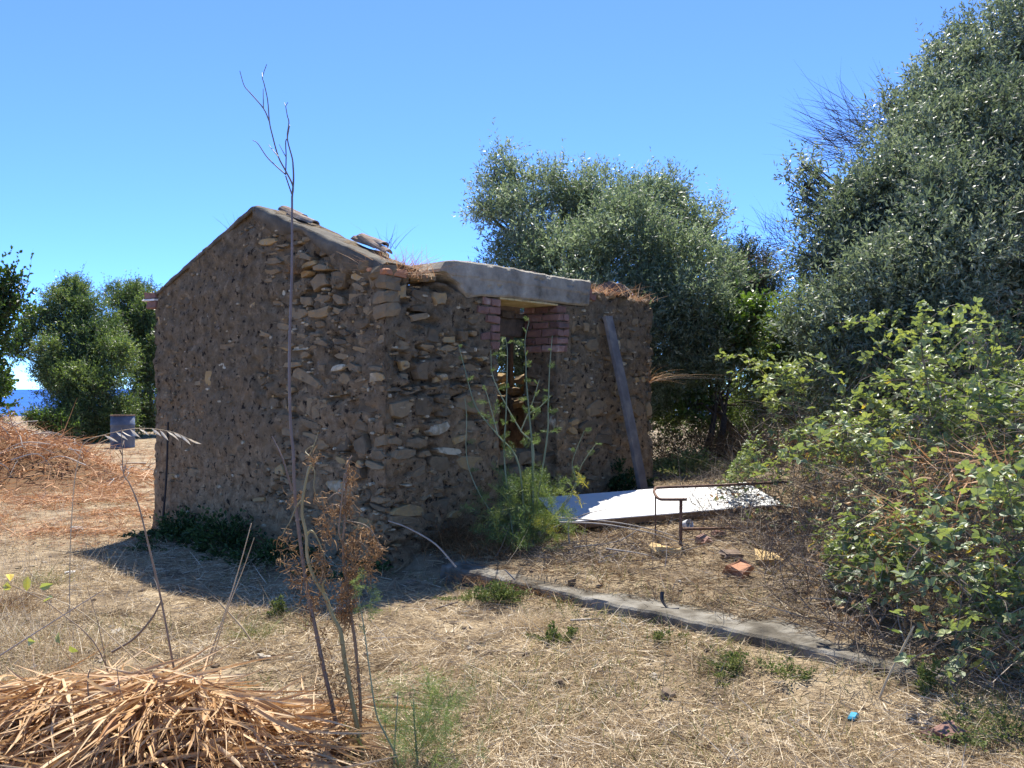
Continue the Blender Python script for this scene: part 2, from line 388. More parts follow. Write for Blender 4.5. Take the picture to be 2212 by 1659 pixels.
# ------------------------------------------------------------------ terrain
K0 = np.array([-.51, 7.10]); K1 = np.array([2.6, 3.98]); KD = nrm(K1 - K0); KN = np.array([-KD[1], KD[0]])   # terrace edge, KN points to the back
B0 = np.array([-1.057, 7.40]); E1 = np.array([.6327, .7744]); E2 = np.array([-.7744, .6327]); HL, HW = 4.40, 3.76

def kerb_st(x, y):
    rx = x - K0[0]; ry = y - K0[1]
    return rx * KD[0] + ry * KD[1], rx * KN[0] + ry * KN[1]

def ground(x, y):
    x = np.asarray(x, float); y = np.asarray(y, float)
    s, d = kerb_st(x, y)
    z = .07 * np.exp(-((d + .10) / .26) ** 2) * sstep(s, .2, 1.2) * (1 - sstep(s, 4.2, 5.)) * (d < .03) + 0.05 * (fbm(x * .7, y * .7, 3) - .5) + 0.03 * (fbm(x * 3, y * 3, 5) - .5)
    hT = .103 + np.minimum(np.maximum(d, 0) * .078, .42) + .02 * np.maximum(d - 6, 0).clip(0, 10) + .06 * (fbm(x * 2.2, y * 2.2, 9) - .5) * sstep(d, .0, .4)
    hT = hT + .05 * np.exp(-((s - .95) / .38) ** 2) * np.exp(-((d - .15) / .3) ** 2) + .03 * np.exp(-((s - 3.6) / .4) ** 2) * np.exp(-((d - .1) / .3) ** 2)
    mask = sstep(d, .03, .16) * sstep(s, -5.2, -1.2)
    right = sstep(s, 3.6, 5.0)
    z = z + hT * mask * (1 - right) + right * (.10 * sstep(d, -1.5, 1.0) + np.clip(d, 0, 5) * .085)
    # the land falls away to the sea behind the trees
    z = z - np.clip(y - 46, 0, None) ** 1.5 * .05 * (1 if True else 0)
    z = z - np.clip(np.abs(x) - 60, 0, None) * .25
    return np.maximum(z, -104)

def axis(fine_lo, fine_hi, step, lo, hi, g=1.16):
    a = list(np.arange(fine_lo, fine_hi + 1e-6, step)); d = step; x = a[-1]
    while x < hi: d *= g; x += d; a.append(x)
    d = step; x = a[0]; pre = []
    while x > lo: d *= g; x -= d; pre.append(x)
    return np.array(pre[::-1] + a)

gx = axis(-5, 5, .07, -420, 420); gy = axis(2.2, 12, .07, -60, 420)
X, Y = np.meshgrid(gx, gy); Z = ground(X, Y)
nx, ny = len(gx), len(gy)
i = np.arange(ny - 1)[:, None] * nx + np.arange(nx - 1)[None]
F = np.stack([i, i + 1, i + nx + 1, i + nx], -1).reshape(-1, 4)
gb = Buf().add(np.stack([X, Y, Z], -1).reshape(-1, 3), F)
tag(gb.build('ground', M['soil'], smooth=True), 'dry earth covered in straw', 'ground', kind='structure')

a = np.linspace(0, 2 * math.pi, 96, endpoint=False)
sb = Buf().add(np.vstack([np.stack([19000 * np.cos(a), 19000 * np.sin(a), np.full(96, -100.)], 1), [[0, 0, -100.]]]),
               np.stack([np.arange(96), (np.arange(96) + 1) % 96, np.full(96, 96)], 1))
tag(sb.build('sea', M['sea']), 'deep blue sea beyond the trees', 'sea', kind='structure')

def onground(u, v, it=6):
    d = 8.0
    for _ in range(it * 3):
        p = P(u, v, d); zt = float(ground(p[0], p[1]))
        dn = (CAM_Z - zt) * FPX / max(v - CV, 5); d = .5 * d + .5 * dn
    p = P(u, v, d); p[2] = float(ground(p[0], p[1])); return p

# concrete slab edge of the terrace
ss = np.linspace(-.08, 3.85, 110); prof = [(-.02, -.08), (-.025, .06), (-.02, .118), (-.005, .132), (.10, .134), (.25, .130), (.42, .12), (.44, -.05)]
V = []
for s_ in ss:
    for (d_, z_) in prof:
        q = K0 + KD * s_ + KN * (d_ + .03 * (fbm(s_ * 9, z_ * 30, 2) - .5) + .05 * (vn(s_ * .8, 3, 6) - .5))
        V.append([q[0], q[1], z_ + .022 * (fbm(s_ * 7, d_ * 9, 4) - .5)])
n_ = len(prof); i = np.arange(len(ss) - 1)[:, None] * n_; j = np.arange(n_)[None]; j2 = (j + 1) % n_
F = np.stack([i + j, i + n_ + j, i + n_ + j2, i + j2], -1).reshape(-1, 4)
kb = Buf().add(V, F); m0 = (len(ss) - 1) * n_
kb.F[8] = [np.array([list(range(n_)), [m0 + k for k in range(n_)][::-1]])]
tag(kb.build('terrace', M['slab']), 'worn concrete edge of the terrace', 'terrace', kind='structure')

# ------------------------------------------------------------------ the ruined stone house
house = empty('stone_house', (B0[0], B0[1], 0), 'roofless rubble stone house with a concrete door lintel and brick jambs', 'house', rz=math.atan2(E1[1], E1[0]))
DX0, DX1, TH = 1.47, 2.43, .45

def top_gable(y):
    return 2.60 + .74 * (1 - np.abs(y - 1.88) / 1.88) + .02 * (vn(y * 5, 1, 31) - .5)
def top_door_wall(x):
    t = np.where(x < .6, 2.50, np.interp(x, [.6, 1.02, 1.47, 2.43, 2.97, 3.0, 4.4], [2.54, 2.41, 2.435, 2.445, 2.46, 2.60, 2.57]))
    amp = np.where((x > .68) & (x < 2.98), .0, .10)
    return t + amp * (vn(x * 9, 2, 33) - .5)

segs = [  # name, start, end, outward normal, step, top function
    ('reveal_r', (DX1, TH), (DX1, 0), (-1, 0), .03, lambda x, y: np.full_like(x, 2.44)),
    ('door_wall', (DX1, 0), (HL, 0), (0, -1), .026, lambda x, y: top_door_wall(x)),
    ('end_wall', (HL, 0), (HL, HW), (1, 0), .06, lambda x, y: np.interp(y, [0, 1.3, 1.5, 2.7, 2.9, HW], [2.57, 2.5, 1.45, 1.5, 2.3, 2.5]) + .1 * (vn(y * 8, 5, 3) - .5)),
    ('rear_wall', (HL, HW), (0, HW), (0, 1), .12, lambda x, y: np.full_like(x, 2.5) + .08 * (vn(x * 5, 5, 8) - .5)),
    ('gable_wall', (0, HW), (0, 0), (-1, 0), .026, lambda x, y: top_gable(y)),
    ('door_wall', (0, 0), (DX0, 0), (0, -1), .026, lambda x, y: top_door_wall(x)),
    ('reveal_l', (DX0, 0), (DX0, TH), (1, 0), .03, lambda x, y: np.full_like(x, 2.43)),
]
cols = []
for (nm, p0, p1, nn, st, tf) in segs:
    p0 = np.array(p0, float); p1 = np.array(p1, float); L_ = np.linalg.norm(p1 - p0); k = max(2, int(round(L_ / st)))
    t = np.linspace(0, 1, k + 1)
    if nm != 'reveal_l': t = t[:-1]
    q = p0 + (p1 - p0) * t[:, None]
    cols.append((nm, q, np.tile(np.array(nn, float), (len(q), 1)), tf(q[:, 0], q[:, 1])))
names = np.concatenate([[c[0]] * len(c[1]) for c in cols]); Q = np.concatenate([c[1] for c in cols])
NN = np.concatenate([c[2] for c in cols]); TOP = np.concatenate([c[3] for c in cols])
ker = np.array([1, 2, 2, 1.]) / 6
NS = NN.copy()
for k in range(len(NN)):
    lo, hi = max(0, k - 2), min(len(NN), k + 3); NS[k] = NN[lo:hi].mean(0)
NS = nrm(NS)
arc = np.concatenate([[0], np.cumsum(np.linalg.norm(np.diff(Q, axis=0), axis=1))])
NB = 112
zz = np.linspace(0, 1, NB)
Zg = -.25 + zz[None] * (TOP[:, None] + .25)
AG = np.repeat(arc[:, None], NB, 1)

def stony(nm, x, y, z):
    """1 where the stones lie bare, 0 where mortar still covers them"""
    if nm == 'gable_wall':
        base = sstep(HW - y, 1.5, 2.6)
        return np.clip(base + .55 * (fbm(y * 1.6, z * 1.6, 41) - .5), 0, 1)
    if x > DX1:
        return np.clip(.75 * sstep(z, .75, 1.2) + .6 * (fbm(x * 2, z * 2, 43) - .5), 0, 1)
    return np.clip(.95 + .6 * (fbm(x * 2, z * 2, 42) - .5), 0, 1)

ST = np.zeros_like(Zg)
for k in range(len(Q)):
    ST[k] = stony(names[k], Q[k, 0], Q[k, 1], Zg[k]) if names[k] in ('gable_wall', 'door_wall') else .6
DISP = .055 * (fbm(AG * 8, Zg * 9, 51, 4) - .5) + .035 * (fbm(AG * 21, Zg * 25, 53, 2) - .5) + .05 * (fbm(AG * 1.5, Zg * 1.5, 55, 2) - .5)
DISP += -.014 * ST
hol = sstep(fbm(AG * 5.5, Zg * 13, 57, 2), .58, .66); DISP -= (.010 + .075 * ST) * hol * sstep(fbm(AG * 1.9, Zg * 1.9, 58, 2), .30, .60)
brk = ((names == 'door_wall') | (names == 'reveal_l') | (names == 'reveal_r'))[:, None] & (Zg > 1.9) & ((np.abs(Q[:, 0] - DX0) < .3) | (np.abs(Q[:, 0] - DX1) < .26))[:, None]
DISP = np.where(brk, -.012 + .02 * (fbm(AG * 12, Zg * 12, 59) - .5), DISP)
VX = Q[:, 0, None] + NS[:, 0, None] * DISP; VY = Q[:, 1, None] + NS[:, 1, None] * DISP
FV = np.stack([VX, VY, Zg], -1)
QI = np.stack([np.clip(Q[:, 0], TH, HL - TH), np.clip(Q[:, 1], TH, HW - TH)], 1)
parts = {'gable_wall': [], 'door_wall': [], 'end_wall': [], 'rear_wall': []}
cur = None
for k in range(len(Q) - 1):
    nm = {'reveal_r': 'door_wall', 'reveal_l': 'door_wall'}.get(names[k], names[k]); parts[nm].append(k)
WALL = {}
for nm, ks in parts.items():
    b = Buf()
    for k in ks:
        pass
    ks = np.array(ks)
    i = ks[:, None] * NB + np.arange(NB - 1)[None]
    F1 = np.stack([i, i + NB, i + NB + 1, i + 1], -1).reshape(-1, 4)
    b.add(FV.reshape(-1, 3), F1)
    # top cap and inner face
    n0 = len(FV.reshape(-1, 3))
    IT = np.stack([QI[:, 0], QI[:, 1], TOP - .03 + .05 * vn(arc * 6, 1, 4)], 1); IB = np.stack([QI[:, 0], QI[:, 1], np.full(len(QI), -.25)], 1)
    MT = np.stack([(VX[:, -1] + QI[:, 0]) / 2, (VY[:, -1] + QI[:, 1]) / 2, TOP + .03 * vn(arc * 8, 4, 4)], 1)
    b.V.append(np.vstack([MT, IT, IB])); b.T.append(np.full(3 * len(QI), .5))
    nq = len(QI); t0 = ks * NB + NB - 1; t1 = (ks + 1) * NB + NB - 1
    m0 = n0 + ks; i0 = n0 + nq + ks; b0 = n0 + 2 * nq + ks
    b.F[4] += [np.stack([t0, t1, m0 + 1, m0], -1), np.stack([m0, m0 + 1, i0 + 1, i0], -1), np.stack([i0, i0 + 1, b0 + 1, b0], -1)]
    # drop unused points
    Vv = np.concatenate(b.V); Ff = np.concatenate(b.F[4]); us = np.unique(Ff); mp = np.full(len(Vv), -1); mp[us] = np.arange(len(us))
    c = Buf().add(Vv[us], mp[Ff])
    WALL[nm] = c.build(nm, M['masonry'], house, smooth=True)

# stones laid in uneven courses on the faces one can see
faces = {
    'gable_wall': (0, HW, lambda a_, z, o: (np.zeros_like(a_) - o, HW - a_, z), lambda a_: top_gable(HW - a_) - .10, lambda a_: (0, HW - a_)),
    'door_left': (0, DX0, lambda a_, z, o: (a_, np.zeros_like(a_) - o, z), lambda a_: top_door_wall(a_) - .01, lambda a_: (a_, 0)),
    'door_right': (DX1, HL, lambda a_, z, o: (a_, np.zeros_like(a_) - o, z), lambda a_: top_door_wall(a_) - .01, lambda a_: (a_, 0)),
    'reveal': (0, TH, lambda a_, z, o: (np.full_like(a_, DX1) - o, a_, z), lambda a_: np.full_like(np.asarray(a_, float), 1.96), None),
    'end': (0, .45, lambda a_, z, o: (np.full_like(a_, HL) + o, a_, z), lambda a_: np.full_like(np.asarray(a_, float), 2.5), None),
}
stones = []
for nm, (a0, a1, mp, tf, xy) in faces.items():
    z = -.1; row = 0
    while z < 3.3:
        h = R.choice([.05, .075, .10, .14, .20], p=[.2, .25, .25, .2, .10]) * R.uniform(.85, 1.15)
        aa = a0 + (R.uniform(0, .03))
        while aa < a1 - .04:
            w = min(R.uniform(.9, 3.4) * h + .05, .50)
            if aa + w > a1 - .06: w = a1 - aa
            cells = [(aa, aa + w, 0., 1.)]
            if h > .12 and R.random() < .45: cells = [(aa, aa + w * R.uniform(.4, .6), 0, 1)] + [(cells[0][0] + w * .5, aa + w, 0, .5), (cells[0][0] + w * .5, aa + w, .5, 1)]
            for (l_, r_, f0, f1) in cells:
                zb = lambda q, f: z + f * h + .11 * (vn(q * 1.7, row * .6 + f * .3, 61) - .5) + .03 * (vn(q * 5, row + f, 62) - .5)
                ca, cz = (l_ + r_) / 2, z + (f0 + f1) / 2 * h
                if cz + h * .3 > float(tf(np.array(ca))): continue
                if nm in ('door_left', 'door_right') and cz > 1.9 and (abs(ca - DX0) < .26 or abs(ca - DX1) < .24): continue
                part = 'gable_wall' if nm == 'gable_wall' else 'door_wall'
                x_, y_ = (ca, 0) if xy is None else xy(ca)
                sty = float(stony(part, x_, y_, cz)) if xy is not None else .8
                if R.random() > .16 + .80 * sty: continue
                am, zm = (l_ + r_) / 2, None
                ring = np.array([[l_, zb(l_, f0)], [am, zb(am, f0)], [r_, zb(r_, f0)], [r_, (zb(r_, f0) + zb(r_, f1)) / 2],
                                 [r_, zb(r_, f1)], [am, zb(am, f1)], [l_, zb(l_, f1)], [l_, (zb(l_, f0) + zb(l_, f1)) / 2]])
                c = ring.mean(0); ext = np.ptp(ring, axis=0)
                ring = c + (ring - c) * (1 - np.minimum(.016 / ext, .3)) + R.normal(scale=.10, size=ring.shape) * min(ext) * np.array([1, .7])
                ring[[0, 2, 4, 6]] = c + (ring[[0, 2, 4, 6]] - c) * R.uniform(.62, 1.0, (4, 1))
                th_ = R.normal(scale=.13); ring = c + (ring - c) @ np.array([[math.cos(th_), math.sin(th_)], [-math.sin(th_), math.cos(th_)]]) * R.uniform(.72, 1.02)
                pr = R.uniform(-.036, .010) + .022 * (R.random() < .10) if sty > .45 else R.uniform(-.028, .004)
                big = 0.0
                rr = [(.99, -.07), (.965, pr - .014), (.86, pr)]
                Vs = []
                tilt = R.normal(scale=.012, size=2)
                for (sc_, o_) in rr:
                    q = c + (ring - c) * sc_; oo = o_ + (R.normal(scale=.004, size=8) if o_ > -.05 else 0) + (((q - c) / ext) @ tilt if o_ > -.05 else 0)
                    Vs.append(np.stack(mp(q[:, 0], q[:, 1], oo), -1))
                Vs.append(np.stack(mp(c[None, 0], c[None, 1], np.array([pr + R.normal(scale=.004)])), -1))
                Vs = np.concatenate(Vs); k = np.arange(8); k2 = (k + 1) % 8
                F4 = np.vstack([np.stack([k, k2, 8 + k2, 8 + k], -1), np.stack([8 + k, 8 + k2, 16 + k2, 16 + k], -1)])
                F3 = np.stack([16 + k, 16 + k2, np.full(8, 24)], -1)
                u_ = R.random()
                tone = R.uniform(.02, .66) if u_ < .85 else (R.uniform(.78, .90) if u_ < .925 else R.uniform(.95, 1.2))
                area = ext[0] * ext[1] * (1 if nm in ('gable_wall', 'door_left', 'door_right') else .3) * (.35 if pr < -.012 else 1)
                stones.append((area, part, Vs, F4, F3, tone))
            aa += w
        z += h; row += 1
chips = []
for _ in range(900):
    nm = ['gable_wall', 'gable_wall', 'gable_wall', 'door_left', 'door_right'][R.integers(5)]; a0, a1, mp, tf, xy = faces[nm]
    ca = R.uniform(a0 + .03, a1 - .03); cz = R.uniform(.05, float(tf(np.array(ca))) - .03)
    if nm != 'gable_wall' and cz > 1.9 and (abs(ca - DX0) < .28 or abs(ca - DX1) < .26): continue
    w_, h_ = R.uniform(.012, .05), R.uniform(.008, .022); th_ = R.normal(scale=.3) + np.linspace(0, 2 * math.pi, 6, endpoint=False)
    q = np.stack([ca + w_ * np.cos(th_) * R.uniform(.7, 1.2, 6), cz + h_ * np.sin(th_) * R.uniform(.7, 1.2, 6)], 1); o_ = R.uniform(-.012, .014)
    Vs = np.concatenate([np.stack(mp(q[:, 0], q[:, 1], np.full(6, -.06)), -1), np.stack(mp(ca + (q[:, 0] - ca) * .8, cz + (q[:, 1] - cz) * .8, np.full(6, o_)), -1)]); k = np.arange(6)
    chips.append(('gable_wall' if nm == 'gable_wall' else 'door_wall', Vs, np.stack([k, (k + 1) % 6, 6 + (k + 1) % 6, 6 + k], -1), R.uniform(.2, .8) if R.random() < .8 else 1.1))
stones.sort(key=lambda s: -s[0])
rest = {'gable_wall': Buf(), 'door_wall': Buf()}
for k, (ar, part, Vs, F4, F3, tone) in enumerate(stones):
    if k < 300:
        b = Buf(); b.add(Vs, F4, tone); b.F[3] = [F3]; b.build('stone', M['stone'], WALL[part])
    else:
        b = rest[part]; n0 = b.n; b.add(Vs, F4, tone); b.F.setdefault(3, []).append(F3 + n0)
for part, Vs, F4, tone in chips:
    b = rest[part]; n0 = b.n; b.add(Vs, F4, tone); b.F.setdefault(6, []).append(np.arange(6, 12)[None] + n0)
for part, b in rest.items():
    b.build('small_stones', M['stone'], WALL[part])['kind'] = 'stuff'

# mortar coping on the gable
for sgn, nm in ((1, 'coping'), (-1, 'coping')):
    t = np.linspace(0, 1, 64)
    y = 1.88 + sgn * (t * 1.87 - .02); b = Buf(); V = []
    for k, yy in enumerate(y):
        zt = 2.60 + .74 * (1 - abs(yy - 1.88) / 1.88)
        if sgn < 0:
            h = .15 + .12 * (vn(yy * 4, 1, 71) - .5); h *= (1 - .75 * math.exp(-((yy - 1.15) / .17) ** 2))
        else:
            h = .035 + .05 * (vn(yy * 4, 2, 72) - .5)
        e = lambda q: .040 * (fbm(yy * 8, q * 3, 73) - .5)
        for (xx, zo) in ((-.004 + e(1) * .5, -h + e(2)), (-.016 + e(3) * .5, -.05), (-.016 + e(4) * .5, .004 + e(5) * .8), (.03, .010 + e(6)), (.22, .006 + e(7)), (.40, -.01 + e(8)), (.46, -.04), (.03, -h * .9)):
            V.append([xx, yy, zt + zo])
    n_ = 8; i = np.arange(len(y) - 1)[:, None] * n_; j = np.arange(n_)[None]; j2 = (j + 1) % n_
    F = np.stack([i + j, i + n_ + j, i + n_ + j2, i + j2], -1).reshape(-1, 4)
    b.add(V, F); m0 = (len(y) - 1) * n_
    b.F[8] = [np.array([list(range(8))[::-1], [m0 + k for k in range(8)]])]
    b.build(nm, M['coping'], house, smooth=True)

# concrete lintel: an uneven beam with a broken left shoulder
prof = np.array([(.60, 2.63), (.66, 2.70), (.78, 2.722), (1.0, 2.742), (1.5, 2.738), (2.0, 2.735), (2.5, 2.735), (2.96, 2.735), (2.985, 2.60), (2.98, 2.46), (2.7, 2.455), (2.43, 2.452), (1.95, 2.45), (1.47, 2.445), (1.2, 2.43), (1.02, 2.40), (.93, 2.44), (.86, 2.52), (.76, 2.55), (.68, 2.60)])
NXL, NZL = 120, 18
xl = np.linspace(.60, 2.985, NXL); tp_ = np.interp(xl, prof[:8, 0], prof[:8, 1]); lo_ = prof[8:][::-1]; bt_ = np.interp(xl, lo_[:, 0], lo_[:, 1])
tp_ = tp_ + .022 * (fbm(xl * 6, 1, 14) - .5); bt_ = np.minimum(bt_ + .016 * (fbm(xl * 7, 2, 15) - .5), tp_ - .02)
tz = np.linspace(0, 1, NZL); ZL = bt_[:, None] + (tp_ - bt_)[:, None] * tz[None]; XL = np.repeat(xl[:, None], NZL, 1)
YL = -.04 + .02 * (fbm(XL * 5, ZL * 7, 16, 4) - .5) - .010 * (ZL > 2.585 + .01 * vn(XL * 3, XL, 4)) + .016 * sstep(fbm(XL * 7, ZL * 12, 17), .66, .72)
YL = YL + .022 * (np.abs(tz[None] - .5) > .485)
b = Buf(); i = np.arange(NXL - 1)[:, None] * NZL + np.arange(NZL - 1)[None]
nL = NXL * NZL; bk = np.arange(NXL)
Vb = np.concatenate([np.stack([XL, YL, ZL], -1).reshape(-1, 3), np.stack([xl, np.full(NXL, .46), tp_ - .01], 1), np.stack([xl, np.full(NXL, .46), bt_ + .005], 1)])
k = np.arange(NXL - 1); Ft = np.stack([k * NZL + NZL - 1, (k + 1) * NZL + NZL - 1, nL + k + 1, nL + k], -1); Fk = np.stack([nL + k, nL + k + 1, nL + NXL + k + 1, nL + NXL + k], -1); Fb = np.stack([nL + NXL + k, nL + NXL + k + 1, (k + 1) * NZL, k * NZL], -1)
b.add(Vb, np.concatenate([np.stack([i, i + NZL, i + NZL + 1, i + 1], -1).reshape(-1, 4), Ft, Fk, Fb]))
b.F[NZL + 2] = [np.array([list(range(NZL)) + [nL, nL + NXL], [(NXL - 1) * NZL + q for q in range(NZL)][::-1] + [nL + 2 * NXL - 1, nL + NXL - 1]])]
lintel = b.build('lintel', M['concrete'], house)
for (x0, x1) in ((1.475, 1.70), (1.705, 1.95), (1.955, 2.19), (2.195, 2.425)):
    box(Buf(), (x0, -.01, 2.425), (x1, .44, 2.446), bev=.003).build('soffit_board', M['soffit'], lintel)
box(Buf(), (1.2, .47, 2.12), (2.7, .62, 2.33), bev=.02, jit=.008).build('beam', M['old_wood'], house)
box(Buf(), (1.3, .63, 2.34), (2.6, .75, 2.47), bev=.015, jit=.008).build('beam', M['old_wood'], house)

# brick jambs
for k in range(6):
    z0 = 2.440 - (k + 1) * .083; z1 = z0 + .068
    w = [.24, .30, .20, .12, .26, .12][k]; xe = DX0 + .008
    if w > .2:
        box(Buf(), (xe - w, -.012 + R.uniform(-.006, .006), z0), (xe - w * .5 - .008, .10, z1), R.random(), .008, .0055).build('brick', M['brick'], WALL['door_wall'])
        box(Buf(), (xe - w * .5, -.014 + R.uniform(-.006, .006), z0), (xe, .11, z1), R.random(), .008, .0055).build('brick', M['brick'], WALL['door_wall'])
    else:
        box(Buf(), (xe - w, -.014 + R.uniform(-.006, .006), z0), (xe, .11, z1), R.random(), .008, .0055).build('brick', M['brick'], WALL['door_wall'])
    # right jamb: bricks run back through the reveal
    off = .11 if k % 2 else .22
    xs = DX1 - .012
    wo = [.15, .20, .22, .21, .19, .17][k]
    z0 -= .0; 
    if k % 2 == 0:
        box(Buf(), (xs + R.uniform(-.005, .005), -.013, z0), (xs + wo, .105, z1), R.random(), .008, .0055).build('brick', M['brick'], WALL['door_wall']); st = .118
    else:
        box(Buf(), (xs + R.uniform(-.005, .005), -.015, z0), (xs + .105, .20, z1), R.random(), .008, .0055).build('brick', M['brick'], WALL['door_wall']); st = .213
        box(Buf(), (xs + .117, -.013, z0), (xs + wo, .09, z1), R.random(), .008, .0055).build('brick', M['brick'], WALL['door_wall'])
    while st < .42:
        en = min(st + R.uniform(.14, .21), .445)
        if .445 - en < .05: en = .445
        box(Buf(), (xs + R.uniform(-.006, .006), st, z0), (xs + .10, en, z1), R.random(), .008, .0055).build('brick', M['brick'], WALL['door_wall']); st = en + .013
# red brick pieces and an orange brick left on the wall tops
box(Buf(), (3.0, .02, 2.60), (3.10, .22, 2.66), .4, .008, .006).build('brick', M['brick'], house)
box(Buf(), (3.02, .03, 2.665), (3.11, .24, 2.725), .6, .008, .006).build('brick', M['brick'], house)
box(Buf(), (3.02, -.02, 2.535), (3.12, .2, 2.595), .3, .008, .006).build('brick', M['brick'], house)
box(Buf(), (-.03, -.03, 2.515), (.22, .09, 2.57), .9, .008, .006).build('brick', M['tile'], house)
box(Buf(), (-.05, .12, 2.555), (.03, .19, 2.585), .9, .006, .006).build('brick', M['tile'], house)
# eave course at the far left corner
box(Buf(), (-.03, HW - .05, 2.44), (.3, HW + .14, 2.52), .3, .008, .005).build('brick', M['brick'], house)
box(Buf(), (-.05, HW - .06, 2.525), (.34, HW + .18, 2.545), .9, .004, .004).build('eave_slate', M['white_plastic'], house)
box(Buf(), (-.04, HW - .05, 2.55), (.34, HW + .16, 2.62), .3, .01, .006).build('brick', M['brick'], house)

def roof_tile(loc, rz, pitch, L_=.34, r0=.07, r1=.055, m='old_tile', roll=0.0):
    b = Buf(); t = np.linspace(0, 1, 5); a_ = np.linspace(.12, math.pi - .12, 8); V = []
    for th in (0, -.014):
        for q in t:
            r_ = r0 + (r1 - r0) * q + th
            for w in a_: V.append([q * L_ - L_ / 2, math.cos(w) * r_, math.sin(w) * r_ * .75 - .03])
    n1 = 40; F = []
    for s_ in (0, 1):
        for i_ in range(4):
            for j_ in range(7):
                q = [s_ * n1 + i_ * 8 + j_, s_ * n1 + (i_ + 1) * 8 + j_, s_ * n1 + (i_ + 1) * 8 + j_ + 1, s_ * n1 + i_ * 8 + j_ + 1]
                F.append(q if s_ == 0 else q[::-1])
    for j_ in range(7):
        F.append([j_, j_ + 1, n1 + j_ + 1, n1 + j_]); F.append([32 + j_ + 1, 32 + j_, n1 + 32 + j_, n1 + 32 + j_ + 1])
    for i_ in range(4):
        for e in (0, 7): F.append([i_ * 8 + e, n1 + i_ * 8 + e, n1 + (i_ + 1) * 8 + e, (i_ + 1) * 8 + e])
    b.add(np.array(V) + R.normal(scale=.002, size=(80, 3)), F, R.random())
    o = b.build('roof_tile', M[m], house); o.location = loc; o.rotation_euler = (roll, pitch, rz); return o
sl = math.atan(.74 / 1.88)
for (x_, y_, up, dz_) in ((.34, .62, 0, .0), (.30, .46, 0, .02), (.34, .54, 0, .045)):
    zt = 2.60 + .74 * (1 - abs(y_ - 1.88) / 1.88)
    roof_tile((x_, y_, zt + .06 + dz_), -math.pi / 2 + R.uniform(-.15, .15), sl + R.uniform(-.08, .08))
roof_tile((.22, 1.40, 3.20), -math.pi / 2 + .1, sl * .9, r0=.075, r1=.06)
roof_tile((.30, 1.66, 3.30), -math.pi / 2 - .05, sl * .9, r0=.075, r1=.06)
roof_tile((.42, .24, 2.63), .15, -.05, L_=.5, m='old_tile')
for (x_, r_) in ((1.42, .1), (1.62, -.1), (1.86, .05), (2.08, .12), (2.3, -.06)):
    roof_tile((x_, .42, 2.775 + R.uniform(0, .02)), math.pi / 2 + r_, -.10, L_=.45, m='old_tile' if x_ > 1.5 else 'tile')
# loose rubble on the broken wall tops
for x_ in np.arange(.08, .62, .085):
    for q in range(2):
        b = rock(Buf(), (x_ + R.normal(scale=.02), .06 + q * .16 + R.normal(scale=.02), 2.52 + R.uniform(-.01, .05) + .02 * q), (R.uniform(.08, .17), R.uniform(.08, .14), R.uniform(.05, .09)), R.choice([.2, .35, .5, .95]))
        b.build('stone', M['stone'], house)
for x_ in np.arange(3.15, 4.38, .13):
    b = rock(Buf(), (x_, .09 + R.normal(scale=.03), 2.585 + R.uniform(-.01, .03)), (R.uniform(.10, .2), R.uniform(.12, .2), R.uniform(.05, .08)), R.uniform(.15, .5))
    b.build('stone', M['stone'], house)
rock(Buf(), (3.72, .12, 2.685), (.36, .26, .17), .2).build('stone', M['dark_rock'], house)
rock(Buf(), (.07, .10, 2.545), (.24, .26, .12), .35).build('stone', M['stone'], house); rock(Buf(), (.04, .28, 2.60), (.2, .2, .12), .3).build('stone', M['stone'], house)
for (x_, y_, z_) in ((.06, .05, 2.46), (.05, .06, 2.34), (.05, .05, 2.22)):
    rock(Buf(), (x_, y_, z_), (.20, .18, .13), R.uniform(.2, .5), .15, R.normal(scale=.1)).build('stone', M['stone'], house)
# sunlit rubble on the sill of the gap in the far wall, with a timber post
for (y_, z_) in ((1.55, 1.50), (1.75, 1.54), (1.98, 1.50), (2.2, 1.56), (2.42, 1.52), (2.62, 1.55), (1.85, 1.66), (2.3, 1.68), (2.08, 1.40), (1.7, 1.36)):
    rock(Buf(), (HL - .2 - (.22 if z_ < 1.45 else 0) + R.normal(scale=.04), y_, z_), (R.uniform(.16, .3), R.uniform(.18, .28), R.uniform(.08, .14)), R.uniform(.6, .85)).build('stone', M['stone'], house)
box(Buf(), (HL - .30, 2.02, 1.45), (HL - .22, 2.10, 2.46), bev=.01, jit=.004).build('post', M['old_wood'], house)
box(Buf(), (HL - .36, 1.1, 2.40), (HL - .16, 3.1, 2.56), bev=.02, jit=.006).build('beam', M['old_wood'], house)

for (x_, y_, z_, sx_, sz_) in ((1.62, .25, .30, .34, .22), (1.95, .22, .28, .36, .24), (2.28, .25, .30, .32, .22), (1.72, .27, .50, .36, .2), (2.08, .25, .50, .4, .2), (2.36, .27, .48, .24, .2), (1.60, .28, .67, .3, .17), (1.9, .27, .68, .34, .18), (2.22, .28, .67, .36, .16), (1.75, .30, .83, .36, .15), (2.1, .29, .84, .34, .16), (2.33, .3, .82, .24, .14)):
    rock(Buf(), (x_, y_, z_), (sx_, .3, sz_), R.uniform(.1, .45), .18, R.normal(scale=.1)).build('stone', M['stone'], WALL['door_wall'])

for x_ in np.arange(.55, 3.5, .24):  # unseen boards added over the room to darken the doorway
    box(Buf(), (x_, .40, 2.32 + R.uniform(-.02, .02)), (x_ + .21, HW - .42 - R.uniform(0, .5), 2.355 + R.uniform(-.01, .02)), .5, .004, .006).build('shade_board', M['old_wood'], house)

def loc2w(x, y, z):
    q = B0 + E1 * x + E2 * y; return np.array([q[0], q[1], z])

